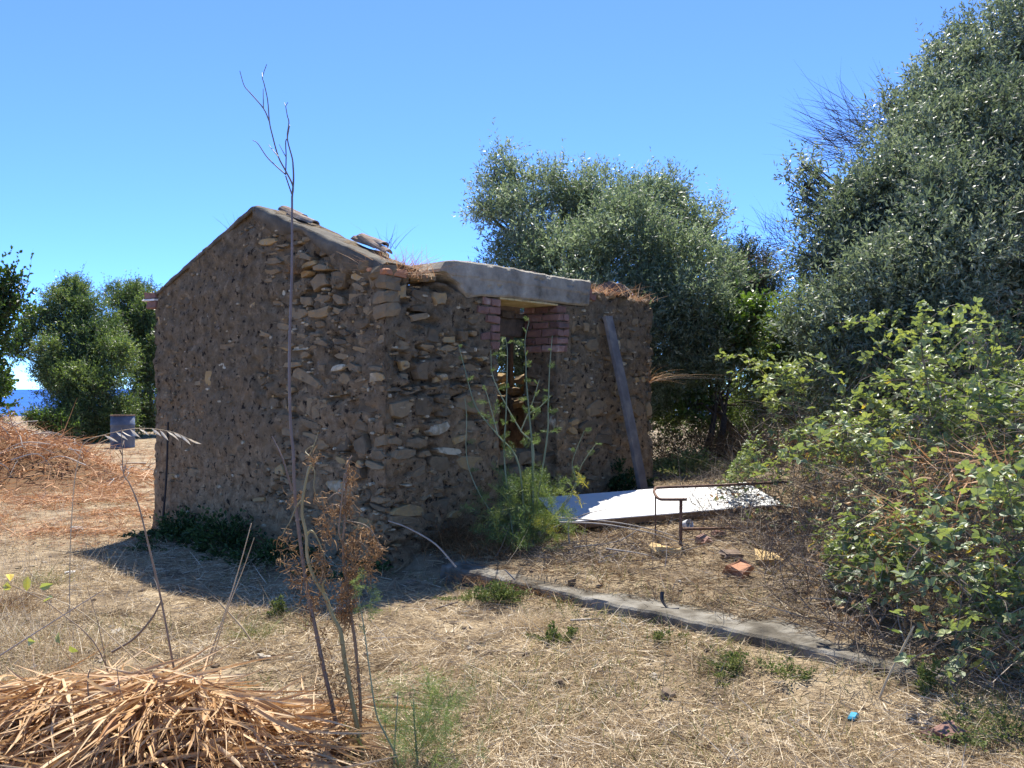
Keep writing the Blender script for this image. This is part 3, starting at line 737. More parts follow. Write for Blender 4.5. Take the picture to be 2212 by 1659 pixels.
# ------------------------------------------------------------------ trees and shrubs
def tree(name, label, d, lobes, leaf_n, mkey, leafL, leafW, cat='tree', group=None, base=None, trunk_r=.14, bare=None, up=.35, dz=.0, puff=.42, depthk=.85, broad=False, tone=(.2, .95), spray=.04, trunks=1, lean=0.0):
    """lobes: (u, v, radius px[, depth offset]) of the crown's masses, d metres off; trunk, limbs and leaf sprays"""
    C = []; rad = []; vt = min(lb[1] for lb in lobes)   # lower masses are shaped out toward the viewer so the sun reaches them
    for lb in lobes:
        dd = d + (lb[3] if len(lb) > 3 else 0) - lean * (lb[1] - vt) / FPX * d
        C.append(P(lb[0], lb[1], dd)); rad.append(lb[2] / FPX * dd)
    C = np.array(C); rad = np.array(rad)
    bx = C[:, 0].mean() if base is None else base[0]; by = C[:, 1].mean() if base is None else base[1]
    bz = float(ground(bx, by))
    root = empty(name, (bx, by, bz), label, cat, group)
    o3 = np.array([bx, by, bz])
    tb = Buf()
    for q in range(trunks):
        off = np.array([R.normal(scale=.22), R.normal(scale=.22), 0]) if trunks > 1 else np.zeros(3)
        b3 = np.array([0, 0, -.15]) + off
        low = C[:, 2].min() - bz; hi = C[:, 2].max() - bz
        fork = np.array([R.normal(scale=.15), R.normal(scale=.15), max(.35, .30 * hi)]) + off * 1.5
        tube(tb, smooth_path([b3, (b3 + fork) / 2 + R.normal(scale=.05, size=3), fork], 5), trunk_r * 1.25, trunk_r * .8, 9)
        for c, r in zip(C, rad):
            e = c - o3; mid = fork * .5 + e * .5 + R.normal(scale=.12, size=3) + np.array([0, 0, .1])
            if trunks > 1 and R.random() < .4: continue
            pth = smooth_path([fork, mid, e], 5); tube(tb, pth, trunk_r * .42, trunk_r * .10, 6)
            for _ in range(5):
                t0 = R.integers(len(pth) // 2, len(pth)); v = rdir(1)[0]; v[2] = abs(v[2]) * .6
                st = pth[t0]; tube(tb, smooth_path([st, st + v * r * .45 + R.normal(scale=.04, size=3), e + v * r * .92], 3), trunk_r * .13, trunk_r * .03, 4, cap=False)
    tb.build('trunk', M['bark'], root, smooth=True)
    # leaf puffs sit on and inside every lobe
    w = rad ** 2; w = w / w.sum(); pc = []; pr = []
    for c, r, ww in zip(C, rad, w):
        k = max(10, int(26 * (r / rad.mean()) ** 1.2))
        v = rdir(k); v[:, 1] *= depthk
        q = c + v * r * R.uniform(.35, .95, (k, 1)) ** .6
        pc.append(q); pr.append(r * R.uniform(.22, puff, k))
    pc = np.concatenate(pc); pr = np.concatenate(pr)
    per = 11 if leaf_n > 9000 else 7; nt = leaf_n // per
    pw = pr ** 1.55 * R.uniform(.12, 1.0, len(pr)) ** 1.5; idx = R.choice(len(pc), nt, p=pw / pw.sum())
    v = rdir(nt); v[:, 2] += .25; v = nrm(v)
    tw = pc[idx] + v * (pr[idx] * R.uniform(.25, 1.05, nt) ** .55)[:, None]
    td = nrm(v * .7 + np.array([0, 0, up]) + R.normal(scale=.45, size=(nt, 3)))
    tl = leafL * R.uniform(2.2, 4.6, nt)
    sp = R.random(nt) < spray
    td[sp] = nrm(td[sp] * .4 + np.array([0, 0, 1.0])); tl[sp] *= 1.8; tw[sp, 2] += pr[idx][sp] * .25
    s_ = np.tile((np.arange(per) + .5) / per, (nt, 1)) + R.normal(scale=.04, size=(nt, per))
    lp = tw[:, None] + td[:, None] * (tl[:, None] * s_)[..., None]
    ra = rdir(nt * per).reshape(nt, per, 3)
    ld = nrm(td[:, None] * .75 + ra * .85)
    ln = rdir(nt * per).reshape(nt, per, 3) + np.array([0, 0, .45])
    pt = R.uniform(-.26, .24, len(pc))
    tn = np.clip(R.uniform(tone[0], tone[1], (nt, per)) + pt[idx][:, None], 0, 1)
    cb = Buf()
    Ls = leafL * R.uniform(.65, 1.25, nt * per); Ws = leafW * R.uniform(.75, 1.2, nt * per)
    fn = leaves if broad else leaf4
    fn(cb, lp.reshape(-1, 3) - o3, ld.reshape(-1, 3), ln.reshape(-1, 3), Ls, Ws, tn.ravel())
    cb.build('crown', M[mkey], root)
    # fine twigs carrying the sprays, some bare
    kb_ = Buf(); nb = min(nt, 2600); sel = R.choice(nt, nb, replace=False)
    ribbons(kb_, tw[sel] - o3 - td[sel] * .12, td[sel], tl[sel] * 1.1 + .12, .006 * d / 12, R.normal(scale=.03, size=(nb, 3)), R.uniform(.1, .5, nb), 1)
    if bare:
        for (u, v_, pxr, n, dirx) in bare:
            c = P(u, v_, d - .3) - o3
            bd = nrm(R.normal(scale=.40, size=(n, 3)) + np.array(dirx)); rr = pxr / FPX * d
            bp = c + R.normal(scale=rr * .25, size=(n, 3))
            ribbons(kb_, bp, bd, rr * R.uniform(.4, 1.2, n), .008, R.normal(scale=.08, size=(n, 3)), R.uniform(0, .45, n), 3)
    kb_.build('twigs', M['twig'], root)['kind'] = 'stuff'
    return root

tree('olive_tree', 'large grey-green olive tree filling the right edge above the brambles', 11.8,
     [(2165, 130, 120), (2060, 250, 115), (1960, 320, 85), (2140, 370, 180, -.6), (1970, 480, 140, -.3), (1880, 400, 70), (1738, 400, 42), (1760, 470, 52), (1850, 560, 110), (2000, 630, 170, -.8),
      (2160, 600, 180, -.6), (1870, 690, 105, -.5), (2060, 760, 140), (1800, 620, 70), (2320, 260, 220), (2320, 560, 220), (1930, 800, 110, -.2), (2190, 800, 120), (1900, 490, 90, -.4), (1850, 470, 60), (2080, 480, 130, -1.0), (1990, 400, 100, -.4), (1920, 620, 100, -.8), (2090, 330, 110, -.5), (1770, 740, 75), (1810, 830, 80), (1910, 890, 80), (2050, 900, 100), (1730, 560, 45), (1790, 540, 60), (2190, 900, 110), (2120, 840, 110), (1742, 362, 24), (1735, 430, 36), (2032, 120, 24), (2010, 150, 26), (2172, 45, 34), (1975, 175, 22), (2100, 160, 40), (1925, 225, 24)],
     400000, 'olive', .066, .020, base=(6.6, 12.2), trunk_r=.22, lean=.62, bare=[(1850, 300, 130, 260, (-1.0, -.1, .35)), (1930, 250, 70, 90, (-.6, 0, .5)), (1720, 560, 110, 130, (-1, 0, .15)), (1690, 510, 60, 60, (-.5, 0, .8))])
tree('olive_tree', 'wide silvery olive tree rising behind the broken house wall', 15.5,
     [(1080, 400, 62), (1060, 470, 45), (1130, 500, 85), (1215, 440, 75), (1290, 470, 95), (1400, 470, 75), (1440, 440, 50), (1500, 520, 75), (1340, 590, 150, -.4), (1200, 590, 95), (1470, 640, 125, -.5), (1270, 420, 45),
      (1400, 760, 120), (1510, 760, 90), (1270, 720, 110), (1550, 600, 55), (1450, 860, 70, 4.5), (1110, 700, 70, .5), (1120, 790, 80, .5), (1090, 620, 60, .5), (1092, 350, 28), (1060, 385, 24), (1040, 450, 26), (1190, 392, 26), (1272, 375, 24), (1335, 405, 24), (1442, 388, 22), (1475, 415, 24), (1555, 460, 18), (1390, 420, 24)],
     200000, 'olive_light', .072, .020, base=(2.0, 15.8), trunk_r=.17, lean=.85, bare=[(1085, 560, 60, 50, (-.7, 0, .1))], spray=.07)
tree('olive_tree', 'dark olive tree standing between the silvery olive and the right tree', 18.0,
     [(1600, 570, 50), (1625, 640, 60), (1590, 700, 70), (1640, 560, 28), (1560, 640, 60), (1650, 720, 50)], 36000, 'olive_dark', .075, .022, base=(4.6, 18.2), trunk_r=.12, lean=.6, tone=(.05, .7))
tree('mastic_shrub', 'tall soft green shrub just left of the right olive tree', 13.4,
     [(1720, 700, 70), (1680, 760, 75), (1740, 790, 75), (1690, 850, 75), (1640, 850, 55), (1760, 870, 70), (1740, 640, 35), (1640, 910, 45)], 60000, 'mastic', .052, .015, cat='shrub', base=(4.2, 13.5), trunk_r=.06, lean=.15, trunks=3, up=.7, spray=.10, puff=.5)
tree('fig_sapling', 'bright green broad-leaved sapling behind the end of the house', 12.6,
     [(1570, 720, 40), (1615, 695, 28), (1640, 668, 18), (1590, 760, 40), (1540, 780, 35), (1500, 890, 25)], 4200, 'bright_leaf', .075, .05, cat='shrub', base=(2.9, 12.6), trunk_r=.05, trunks=2, broad=True, tone=(.1, .95), spray=.02)
tree('mastic_shrub', 'dark shrub filling the gap behind the right end of the house', 14.4,
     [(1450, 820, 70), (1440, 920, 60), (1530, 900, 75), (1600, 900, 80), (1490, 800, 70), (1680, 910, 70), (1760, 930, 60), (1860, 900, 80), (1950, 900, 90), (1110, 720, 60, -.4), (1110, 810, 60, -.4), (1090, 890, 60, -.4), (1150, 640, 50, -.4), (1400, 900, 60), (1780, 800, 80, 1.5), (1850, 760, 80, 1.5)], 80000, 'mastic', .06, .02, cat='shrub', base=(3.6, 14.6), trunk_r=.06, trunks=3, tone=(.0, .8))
tree('olive_tree', 'dark rounded olive tree left of the house near the sea', 27.0,
     [(140, 685, 52), (95, 712, 40), (205, 705, 50), (60, 748, 30), (28, 760, 20), (150, 775, 66), (225, 775, 66), (110, 800, 40), (150, 860, 62), (210, 870, 70), (130, 820, 45), (180, 920, 45), (165, 640, 35)],
     170000, 'mastic', .080, .026, base=(-12.6, 27.3), trunk_r=.16, lean=.7, tone=(.0, .85), depthk=.9)
tree('olive_tree', 'taller green olive tree touching the left edge of the house', 29.5,
     [(270, 660, 48), (255, 640, 28), (310, 650, 45), (300, 720, 60), (345, 700, 60), (320, 800, 60), (290, 900, 42), (340, 880, 60), (360, 780, 60), (265, 730, 45)],
     110000, 'mastic', .080, .026, base=(-12.2, 29.8), trunk_r=.17, lean=.7, tone=(.0, .8), depthk=.9)
tree('oak_tree', 'leafy tree cut off by the left edge of the photo', 19.0,
     [(-10, 600, 32), (10, 640, 40), (48, 612, 20), (-60, 680, 90), (-20, 710, 45), (-30, 830, 36), (-5, 862, 20), (-120, 800, 120), (25, 655, 25)], 26000, 'bright_leaf', .09, .055, base=(-12.3, 19.3), trunk_r=.14, broad=True, tone=(.0, .55), spray=.02)
tree('mastic_shrub', 'low yellow-green bush beside the rusty drum', 23.5, [(120, 925, 22), (150, 932, 20), (95, 912, 18), (70, 905, 14)], 6000, 'bright_leaf', .07, .03, cat='shrub', base=(-12.1, 23.4), trunk_r=.03, tone=(.3, 1))

# dry undergrowth in the shade under the trees
def brush(name, label, pts, n, h, mkey, cat='undergrowth', lean=.5, w=.01, L=.5):
    pts = np.asarray(pts, float); c = pts.mean(0); cz = float(ground(c[0], c[1])); root = empty(name, (c[0], c[1], cz), label, cat)
    k = R.integers(0, len(pts), n); p = pts[k] + R.normal(scale=.35, size=(n, 2)); z = ground(p[:, 0], p[:, 1]) + R.random(n) ** 1.4 * h
    base = np.stack([p[:, 0] - c[0], p[:, 1] - c[1], z - cz], 1)
    b = Buf(); ribbons(b, base, R.normal(scale=1, size=(n, 3)) + np.array([0, 0, lean]), L * R.uniform(.3, 1, n), w * R.uniform(.5, 1.6, n), R.normal(scale=.12, size=(n, 3)) - np.array([0, 0, .08]), R.random(n), 3)
    b.build('stems', M[mkey], root)['kind'] = 'stuff'
    return root
brush('dry_bracken', 'rust-brown dry bracken in the shade under the shrubs', [(2.2, 12.3), (2.9, 12.2), (3.6, 12.1), (4.3, 12.0), (5.0, 11.6), (5.6, 11.2), (3.2, 12.5)], 8000, .38, 'dead_brown', w=.007, L=.34)

# ------------------------------------------------------------------ ground cover (uncountable)
def scatter(n, dens_pow=1.35, ymin=3.0, ymax=26, hw=.64):
    u = R.random(n); y = ymin * (ymax / ymin) ** (u ** dens_pow)
    x = y * R.uniform(-hw, hw, n); return x, y
def in_house(x, y, m=.02):
    rx = x - B0[0]; ry = y - B0[1]; a_ = rx * E1[0] + ry * E1[1]; b_ = rx * E2[0] + ry * E2[1]
    return (a_ > -m) & (a_ < HL + m) & (b_ > -m) & (b_ < HW + m)
def bare_slab(x, y):
    s, d = kerb_st(x, y)
    lim = -.02 + .27 * sstep(s, .9, 2.2) * (1 - .7 * sstep(s, 2.9, 3.8)) + .34 * (fbm(x * 4, y * 4, 77) - .5)
    return (s > -.1) & (s < 4.3) & (d > -.06) & (d < lim)

x, y = scatter(300000, 1.15, 3.0, 24); pat = fbm(x * 1.1, y * 1.1, 81)
keep = ~in_house(x, y) & (R.random(len(x)) < np.clip(.12 + 1.9 * (pat - .30), .06, 1)) & ~(bare_slab(x, y) & (R.random(len(x)) < .85)); x, y, pat = x[keep], y[keep], pat[keep]; n = len(x)
s_, d_ = kerb_st(x, y); terr = sstep(d_, 0, .2) * sstep(s_, -1, 0)
leftz = sstep(-x - .30 * y, .6, 1.8) * sstep(y, 8.0, 9.5)
b = Buf(); dr = R.normal(size=(n, 3)); dr[:, 2] = np.abs(R.normal(scale=.22, size=n)) - .03
tone = np.clip(R.beta(2.2, 2.0, n) + .25 * (pat - .5) - .30 * terr, 0, 1)
L_ = R.uniform(.03, .13, n) * (1 + .35 * (R.random(n) < .08) * 3) * (1 + .03 * y)
sel = R.random(n) > leftz * .85
def put(m_, sl_, nm_, lab_):
    q = Buf(); k = np.where(sl_)[0]
    ribbons(q, np.stack([x[k], y[k], ground(x[k], y[k]) + R.uniform(.002, .02, len(k))], 1), dr[k], L_[k], R.uniform(.0018, .0052, len(k)) * (1 + .06 * y[k]), R.normal(scale=.015, size=(len(k), 3)) - np.array([0, 0, .006]), tone[k], 2)
    return tag(q.build(nm_, M[m_]), lab_, 'straw', kind='stuff')
put('straw', sel, 'straw_litter', 'cut straw and dry grass littering the ground')
put('orange_straw', ~sel, 'reed_litter', 'orange dry reed litter on the ground left of the house')

b = Buf(); x, y = scatter(1700, 1.0, 3.2, 13); kk = ~in_house(x, y) & ~bare_slab(x, y); x, y = x[kk], y[kk]
for x_, y_ in zip(x, y):
    q = R.uniform(.010, .040) * (2.0 if R.random() < .04 else 1); rock(b, (x_, y_, float(ground(x_, y_)) + q * .1), (q * R.uniform(.8, 1.5), q, q * R.uniform(.4, .8)), R.random(), .3)
tag(b.build('clods', M['clod']), 'small clods and pebbles among the straw', 'pebbles', kind='stuff')

cx, cy = scatter(260, 1.0, 3.2, 12); kk = ~in_house(cx, cy, .1) & ~bare_slab(cx, cy) & (cx > -4); cx, cy = cx[kk], cy[kk]; b = Buf(); m_ = R.integers(30, 150, len(cx)); ii = np.repeat(np.arange(len(cx)), m_); n = len(ii)
rr_ = R.uniform(.05, .16, len(cx)); x = cx[ii] + R.normal(size=n) * rr_[ii]; y = cy[ii] + R.normal(size=n) * rr_[ii] * .8; kk = ~in_house(x, y) & ~bare_slab(x, y); x, y, ii = x[kk], y[kk], ii[kk]; n = len(x)
az_ = R.uniform(0, 3.14, len(cx))[ii] + R.normal(scale=.7, size=n); dr = np.stack([np.cos(az_), np.sin(az_), R.normal(.08, .2, n)], 1); tn_ = R.uniform(.05, .85, len(cx))[ii]
ribbons(b, np.stack([x, y, ground(x, y) + R.uniform(.004, .035, n)], 1), dr, R.uniform(.05, .18, n), R.uniform(.002, .005, n), R.normal(scale=.03, size=(n, 3)) - [0, 0, .01], np.clip(tn_ + R.normal(scale=.18, size=n), 0, 1), 2)
tag(b.build('straw_mats', M['straw']), 'matted clumps of cut straw on the ground', 'straw', kind='stuff')

# upright dry grass
x, y = scatter(40000, 1.1, 3.0, 20); pat = fbm(x * .8, y * .8, 85)
left = sstep(-x / y, .33, .55)
s_, d_ = kerb_st(x, y); foot = np.exp(-((d_ + .06) / .12) ** 2) * (s_ > -.3) * (s_ < 4.2) * vn(s_ * 3, 2, 6)
keep = ~in_house(x, y, .0) & ~bare_slab(x, y) & (R.random(len(x)) < np.clip(.06 + .55 * (pat - .45) + 1.1 * left + .9 * foot, .02, 1)); x, y = x[keep], y[keep]; n = len(x); left = sstep(-x / y, .33, .55)
b = Buf(); dr = R.normal(scale=.45, size=(n, 3)); dr[:, 2] = 1
ribbons(b, np.stack([x, y, ground(x, y) - .01], 1), dr, R.uniform(.04, .14, n) * (1 + 1.8 * left * R.random(n)), R.uniform(.002, .004, n), R.normal(scale=.04, size=(n, 3)), R.uniform(.2, .95, n), 2)
tag(b.build('dry_grass', M['straw']), 'short upright dry grass', 'grass', kind='stuff')

# green grass and small weeds, in patches
x, y = scatter(95000, 1.1, 3.0, 16); pat = fbm(x * 1.4, y * 1.4, 87)
s_, d_ = kerb_st(x, y); foot = 1.6 * np.exp(-((d_ + .15) / .16) ** 2) * (s_ > -.5) * (s_ < 5) * vn(s_ * 2.2, 1, 5) * 1.2
gspots = [onground(u, v) for (u, v) in ((300, 1185), (120, 1185), (540, 1380), (520, 1340), (800, 1330), (1120, 1310), (1500, 1400), (1640, 1440), (1560, 1470), (2150, 1580), (2100, 1530), (2200, 1560), (1300, 1500), (1950, 1480), (640, 1345))]
sp = np.zeros(len(x))
for g_ in gspots: sp += np.exp(-((x - g_[0]) ** 2 + (y - g_[1]) ** 2) / .05)
shade = np.exp(-(((x + 1.9) / 1.3) ** 2 + ((y - 7.3) / .9) ** 2))
keep = ~in_house(x, y, .0) & ~bare_slab(x, y) & (R.random(len(x)) < np.clip(1.9 * (pat - .54) + .55 * foot + .6 * sp + .10 * shade, .0, .9)); x, y = x[keep], y[keep]; n = len(x)
b = Buf(); dr = R.normal(scale=.5, size=(n, 3)); dr[:, 2] = 1
ribbons(b, np.stack([x, y, ground(x, y) - .01], 1), dr, R.uniform(.03, .11, n), R.uniform(.0025, .006, n), R.normal(scale=.04, size=(n, 3)), R.uniform(.0, 1, n), 2)
tag(b.build('green_grass', M['grass']), 'thin green grass between the straw', 'grass', kind='stuff')

# ------------------------------------------------------------------ plants one can point at
def weed(name, label, c, n, h, rad, mkey='weed', leafL=.04, cat='weed', group=None, flat=.6, tone=(0, 1)):
    c = np.array(c, float); root = empty(name, c, label, cat, group)
    nc = max(5, n // 45); cc_ = R.normal(scale=.55, size=(nc, 2)); ch = R.uniform(.25, 1.1, nc) * np.exp(-(cc_ ** 2).sum(1) * .6); ci = R.integers(0, nc, n)
    t_ = R.random(n) ** .7; p = np.stack([cc_[ci, 0] * (.6 + .4 * t_), cc_[ci, 1] * (.6 + .4 * t_), t_ * ch[ci]], 1)
    p[:, :2] += R.normal(scale=.10, size=(n, 2)); p = p * np.array([rad, rad * .8, h])
    b = Buf(); leaves(b, p, nrm(p + [0, 0, .02]) + R.normal(scale=.6, size=(n, 3)), rdir(n) + np.array([0, 0, 1.2]), leafL * R.uniform(.5, 1.3, n), leafL * .55 * R.uniform(.6, 1.2, n), R.uniform(tone[0], tone[1], n))
    b.build('leaves', M[mkey], root)['kind'] = 'stuff'
    k = max(6, n // 30); st = Buf(); e = p[R.choice(n, k)]
    ribbons(st, np.zeros((k, 3)), e, np.linalg.norm(e, axis=1), .005, R.normal(scale=.02, size=(k, 3)), .5, 2); st.build('stems', M['fennel_stem'], root)
    return root
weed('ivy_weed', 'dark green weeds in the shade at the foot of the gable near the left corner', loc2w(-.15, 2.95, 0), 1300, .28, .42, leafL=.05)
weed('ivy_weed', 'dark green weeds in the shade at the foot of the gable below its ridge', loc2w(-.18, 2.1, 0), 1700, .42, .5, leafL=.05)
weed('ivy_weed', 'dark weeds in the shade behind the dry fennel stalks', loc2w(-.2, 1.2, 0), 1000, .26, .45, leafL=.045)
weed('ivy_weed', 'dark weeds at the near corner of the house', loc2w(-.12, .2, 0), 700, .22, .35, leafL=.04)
weed('nettle', 'leafy green weeds under the foot of the leaning plank', onground(1330, 1062) + [0, 0, 0], 1000, .42, .34, leafL=.05, tone=(0, .8))
weed('nettle', 'sunlit pale green weeds right of the house end', onground(1500, 1018), 2600, .28, .72, mkey='grass', leafL=.045, tone=(.3, 1))
weed('nettle', 'green weeds tucked against the left end of the terrace edge', onground(1085, 1300), 1300, .14, .24, leafL=.024, mkey='grass', tone=(0, .6))
weed('nettle', 'small green weed beside the yellow tuft by the terrace', onground(1210, 1385), 700, .12, .13, leafL=.022, mkey='grass', tone=(0, .7))
weed('nettle', 'small leafy plant at the edge of the house shadow', onground(600, 1335), 420, .17, .10, leafL=.022, mkey='grass', tone=(0, .7))
weed('nettle', 'green seedling in front of the right end of the terrace edge', onground(2000, 1500), 420, .20, .10, leafL=.024, mkey='grass', tone=(0, .8))

for (u, v, n_, h_, r_, lab) in ((1425, 1385, 160, .12, .12, 'low green weed against the terrace edge near the black strip'), (1600, 1440, 260, .16, .16, 'green weed against the terrace edge right of centre'), (1700, 1462, 200, .13, .16, 'low green weed before the right half of the terrace edge'), (1565, 1465, 180, .08, .15, 'flat green weed in the straw before the terrace'), (1040, 1292, 300, .12, .2, 'weeds growing over the left end of the terrace edge'), (2180, 1590, 500, .14, .3, 'green weeds at the lower right edge under the brambles')):
    weed('nettle', lab, onground(u, v), n_ * 2, h_ * .7, r_ * 1.15, mkey='grass', leafL=.02, tone=(0, .8))

def tuft(name, label, c, n, h, spread, mkey, group=None, w=.004, cat='grass tuft', tone=(.3, 1), droop=.6):
    c = np.array(c, float); root = empty(name, c, label, cat, group)
    base = np.stack([R.normal(scale=spread * .35, size=n), R.normal(scale=spread * .3, size=n), np.full(n, -.01)], 1)
    dr = R.normal(scale=.5, size=(n, 3)); dr[:, 2] = 1
    cv = dr * np.array([1, 1, 0]) * h * droop - np.array([0, 0, h * .35 * droop])
    b = Buf(); ribbons(b, base, dr, h * R.uniform(.4, 1.1, n), w * R.uniform(.6, 1.4, n), cv, R.uniform(*tone, n), 4)
    b.build('blades', M[mkey], root)['kind'] = 'stuff'; return root
tuft('dry_grass_tuft', 'orange dry grass tuft on the broken corner of the house wall', loc2w(.30, .16, 2.53), 420, .34, .30, 'orange_straw', w=.006)
tuft('dry_grass_tuft', 'dry grass tuft on the wall top right of the lintel', loc2w(3.45, .2, 2.62), 420, .22, .5, 'orange_straw', w=.006)
tuft('dry_grass_tuft', 'dry grass tuft beside the dark rock on the wall top', loc2w(4.05, .15, 2.60), 240, .18, .4, 'orange_straw', w=.006)
tuft('dry_grass_tuft', 'bunch of dry grass sticking out of the right end of the house', loc2w(4.38, .05, 1.62), 60, .40, .05, 'orange_straw', w=.006, droop=1.3)
tuft('dry_grass_tuft', 'yellow fluffy dry tuft in front of the terrace edge', onground(1150, 1352), 900, .15, .26, 'straw', w=.003, tone=(.55, .8))
for s_, lab in ((.45, 'brown dry grass hanging over the terrace edge nearest the house'), (.85, 'brown dry grass hanging over the terrace edge by the weeds'), (1.25, 'brown dry grass hanging over the terrace edge left of the black strip'), (3.5, 'dry grass over the right end of the terrace edge')):
    q = K0 + KD * s_ + KN * .10; tuft('dry_grass_tuft', lab, (q[0], q[1], float(ground(*q))), 520, .13, .42, 'dead_brown' if s_ < 3 else 'straw', w=.004, tone=(.3, 1))
for (u, v, n_, h_, mk, lab) in ((30, 1400, 260, .34, 'straw', 'tangle of tall dry grass at the left edge beside the reed heap'), (130, 1420, 200, .26, 'straw', 'thin dry grass clump behind the left end of the reed heap'), (235, 1400, 160, .22, 'straw', 'sparse dry grass clump under the red-brown seed stem'), (15, 1320, 240, .30, 'dead_brown', 'brown dry weeds at the left edge of the photo'), (90, 1260, 160, .2, 'grass', 'greenish dry grass at the left near the yellow leaves'), (460, 1420, 90, .22, 'straw', 'small dry grass clump at the foot of the paired pale stalks')):
    tuft('dry_grass_tuft', lab, onground(u, v), n_, h_, .36, mk, w=.0032, tone=(.2, 1), droop=.5)
tuft('dry_grass_tuft', 'brown dry grass at the left end of the terrace', onground(1060, 1195), 700, .24, .5, 'dead_brown', w=.005, tone=(.3, 1))
tuft('dry_grass_tuft', 'tangled dry grass at the foot of the house beside the door', onground(960, 1180), 900, .46, .5, 'dead_brown', w=.005, tone=(.1, .8))
tuft('dry_grass_tuft', 'thin dry weed growing on the left slope of the gable', loc2w(.2, 2.45, 3.10), 26, .34, .12, 'twig', w=.005, tone=(.4, .9), droop=.3)
tuft('dry_grass_tuft', 'thin dry weed behind the tiles on the gable', loc2w(.45, .5, 2.85), 26, .30, .14, 'twig', w=.005, tone=(.2, .6), droop=.3)
tuft('dry_grass_tuft', 'reddish dry weed hanging on the gable near the ridge', loc2w(-.09, 1.12, 2.62), 60, .22, .10, 'dead_brown', w=.006, tone=(.5, 1), droop=.2)
tuft('green_grass_tuft', 'green grass tuft right of the pale stick', onground(545, 1378), 160, .16, .14, 'grass', w=.004)

# feathery fronds, used for the green fennel
def frond(n_p=8, n_f=11):
    B_, D_, L_ = [], [], []
    for q in range(n_p):
        s_ = .18 + .8 * q / n_p; ln = .42 * (1 - .75 * s_) + .06
        for side in (-1, 1):
            pd = nrm(np.array([.75, side * .8, R.normal(scale=.35)])); o = np.array([s_, 0, -.15 * s_ * s_])
            for f_ in range(n_f):
                t = (f_ + .5) / n_f; B_.append(o + pd * ln * t); D_.append(pd * .8 + R.normal(scale=.75, size=3)); L_.append(ln * .42 * (1 - .4 * t))
    return np.array(B_), np.array(D_), np.array(L_)
FR = [frond() for _ in range(5)]
def fronds(buf, orig, dirs, size, tone, w=.0022):
    for o, d, s, t in zip(orig, nrm(dirs), size, tone):
        B_, D_, L_ = FR[R.integers(5)]
        x_ = d; y_ = nrm(np.cross(rdir(1)[0], d)); z_ = np.cross(x_, y_); Mx = np.stack([x_, y_, z_])
        n = len(B_); ribbons(buf, o + (B_ * s) @ Mx, D_ @ Mx, L_ * s, w, np.tile([0, 0, -.01 * s], (n, 1)), np.clip(t + R.normal(scale=.06, size=n), 0, 1), 1, taper=.5)
        ribbons(buf, np.array([o]), np.array([d]), [s], [w * 1.8], np.array([[0, 0, -.15 * s]]), [t], 4)

# fennel by the door
fb = onground(1140, 1182); fen = empty('fennel_plant', fb, 'feathery green fennel with tall stems in front of the doorway', 'fennel')
stem_px = [[(1121, 1006), (1075, 940), (1028, 878), (1003, 793), (990, 743)], [(1153, 981), (1125, 931), (1096, 881), (1065, 815), (1060, 756)], [(1150, 985), (1143, 893), (1137, 825), (1136, 780), (1134, 737), (1143, 693)],
           [(1090, 1000), (1093, 893), (1096, 768), (1092, 730)], [(1180, 960), (1184, 878), (1187, 800), (1193, 725)], [(1230, 1070), (1256, 1006), (1287, 959)], [(1240, 1060), (1236, 1000), (1262, 931)], [(1050, 1090), (1010, 1000), (1008, 900), (1004, 860)],
           [(1075, 940), (1060, 880), (1047, 836)], [(1125, 931), (1150, 870), (1165, 820)], [(1143, 893), (1165, 880), (1190, 855)]]
sb_ = Buf(); fo = []; fd = []; fs = []; ft = []
for q, px in enumerate(stem_px):
    dd = fb[1] + R.uniform(-.2, .2); pts = [P(u, v, dd) - fb for (u, v) in px]
    if q < 8: pts = [np.array([R.normal(scale=.06), R.normal(scale=.06), -.03])] + pts
    pth = smooth_path(pts, 5); sb_ = Buf(); tube(sb_, pth, .010 if q < 5 else .006, .003, 5, R.random()); sb_.build('stem', M['fennel_stem'], fen, smooth=True)
    for k in range(3, len(pth), 3):
        for _ in range(2 if k < len(pth) * .5 else 1):
            fo.append(pth[k]); v = rdir(1)[0]; v[2] = abs(v[2]); fd.append(v); fs.append(R.uniform(.06, .13) * (1.3 if k < 8 else .8)); ft.append(R.uniform(.2, .6))
lb = Buf(); n = 230; c = np.stack([R.normal(scale=.19, size=n), R.normal(scale=.15, size=n), R.uniform(.03, .56, n)], 1); c[:, 1] -= .10 * (c[:, 2] < .4)
fo += list(c); dv = rdir(n) + np.array([0, 0, .5]); fd += list(dv); fs += list(R.uniform(.13, .25, n)); ft += list(np.clip(R.normal(.5, .2, n) + .25 * (c[:, 0] > .02) * (R.random(n) < .35), .1, .98))  # some fronds on the right toned yellower to look sunlit
fronds(lb, fo, fd, fs, ft, .0030)
lb.build('foliage', M['fennel'], fen)['kind'] = 'stuff'

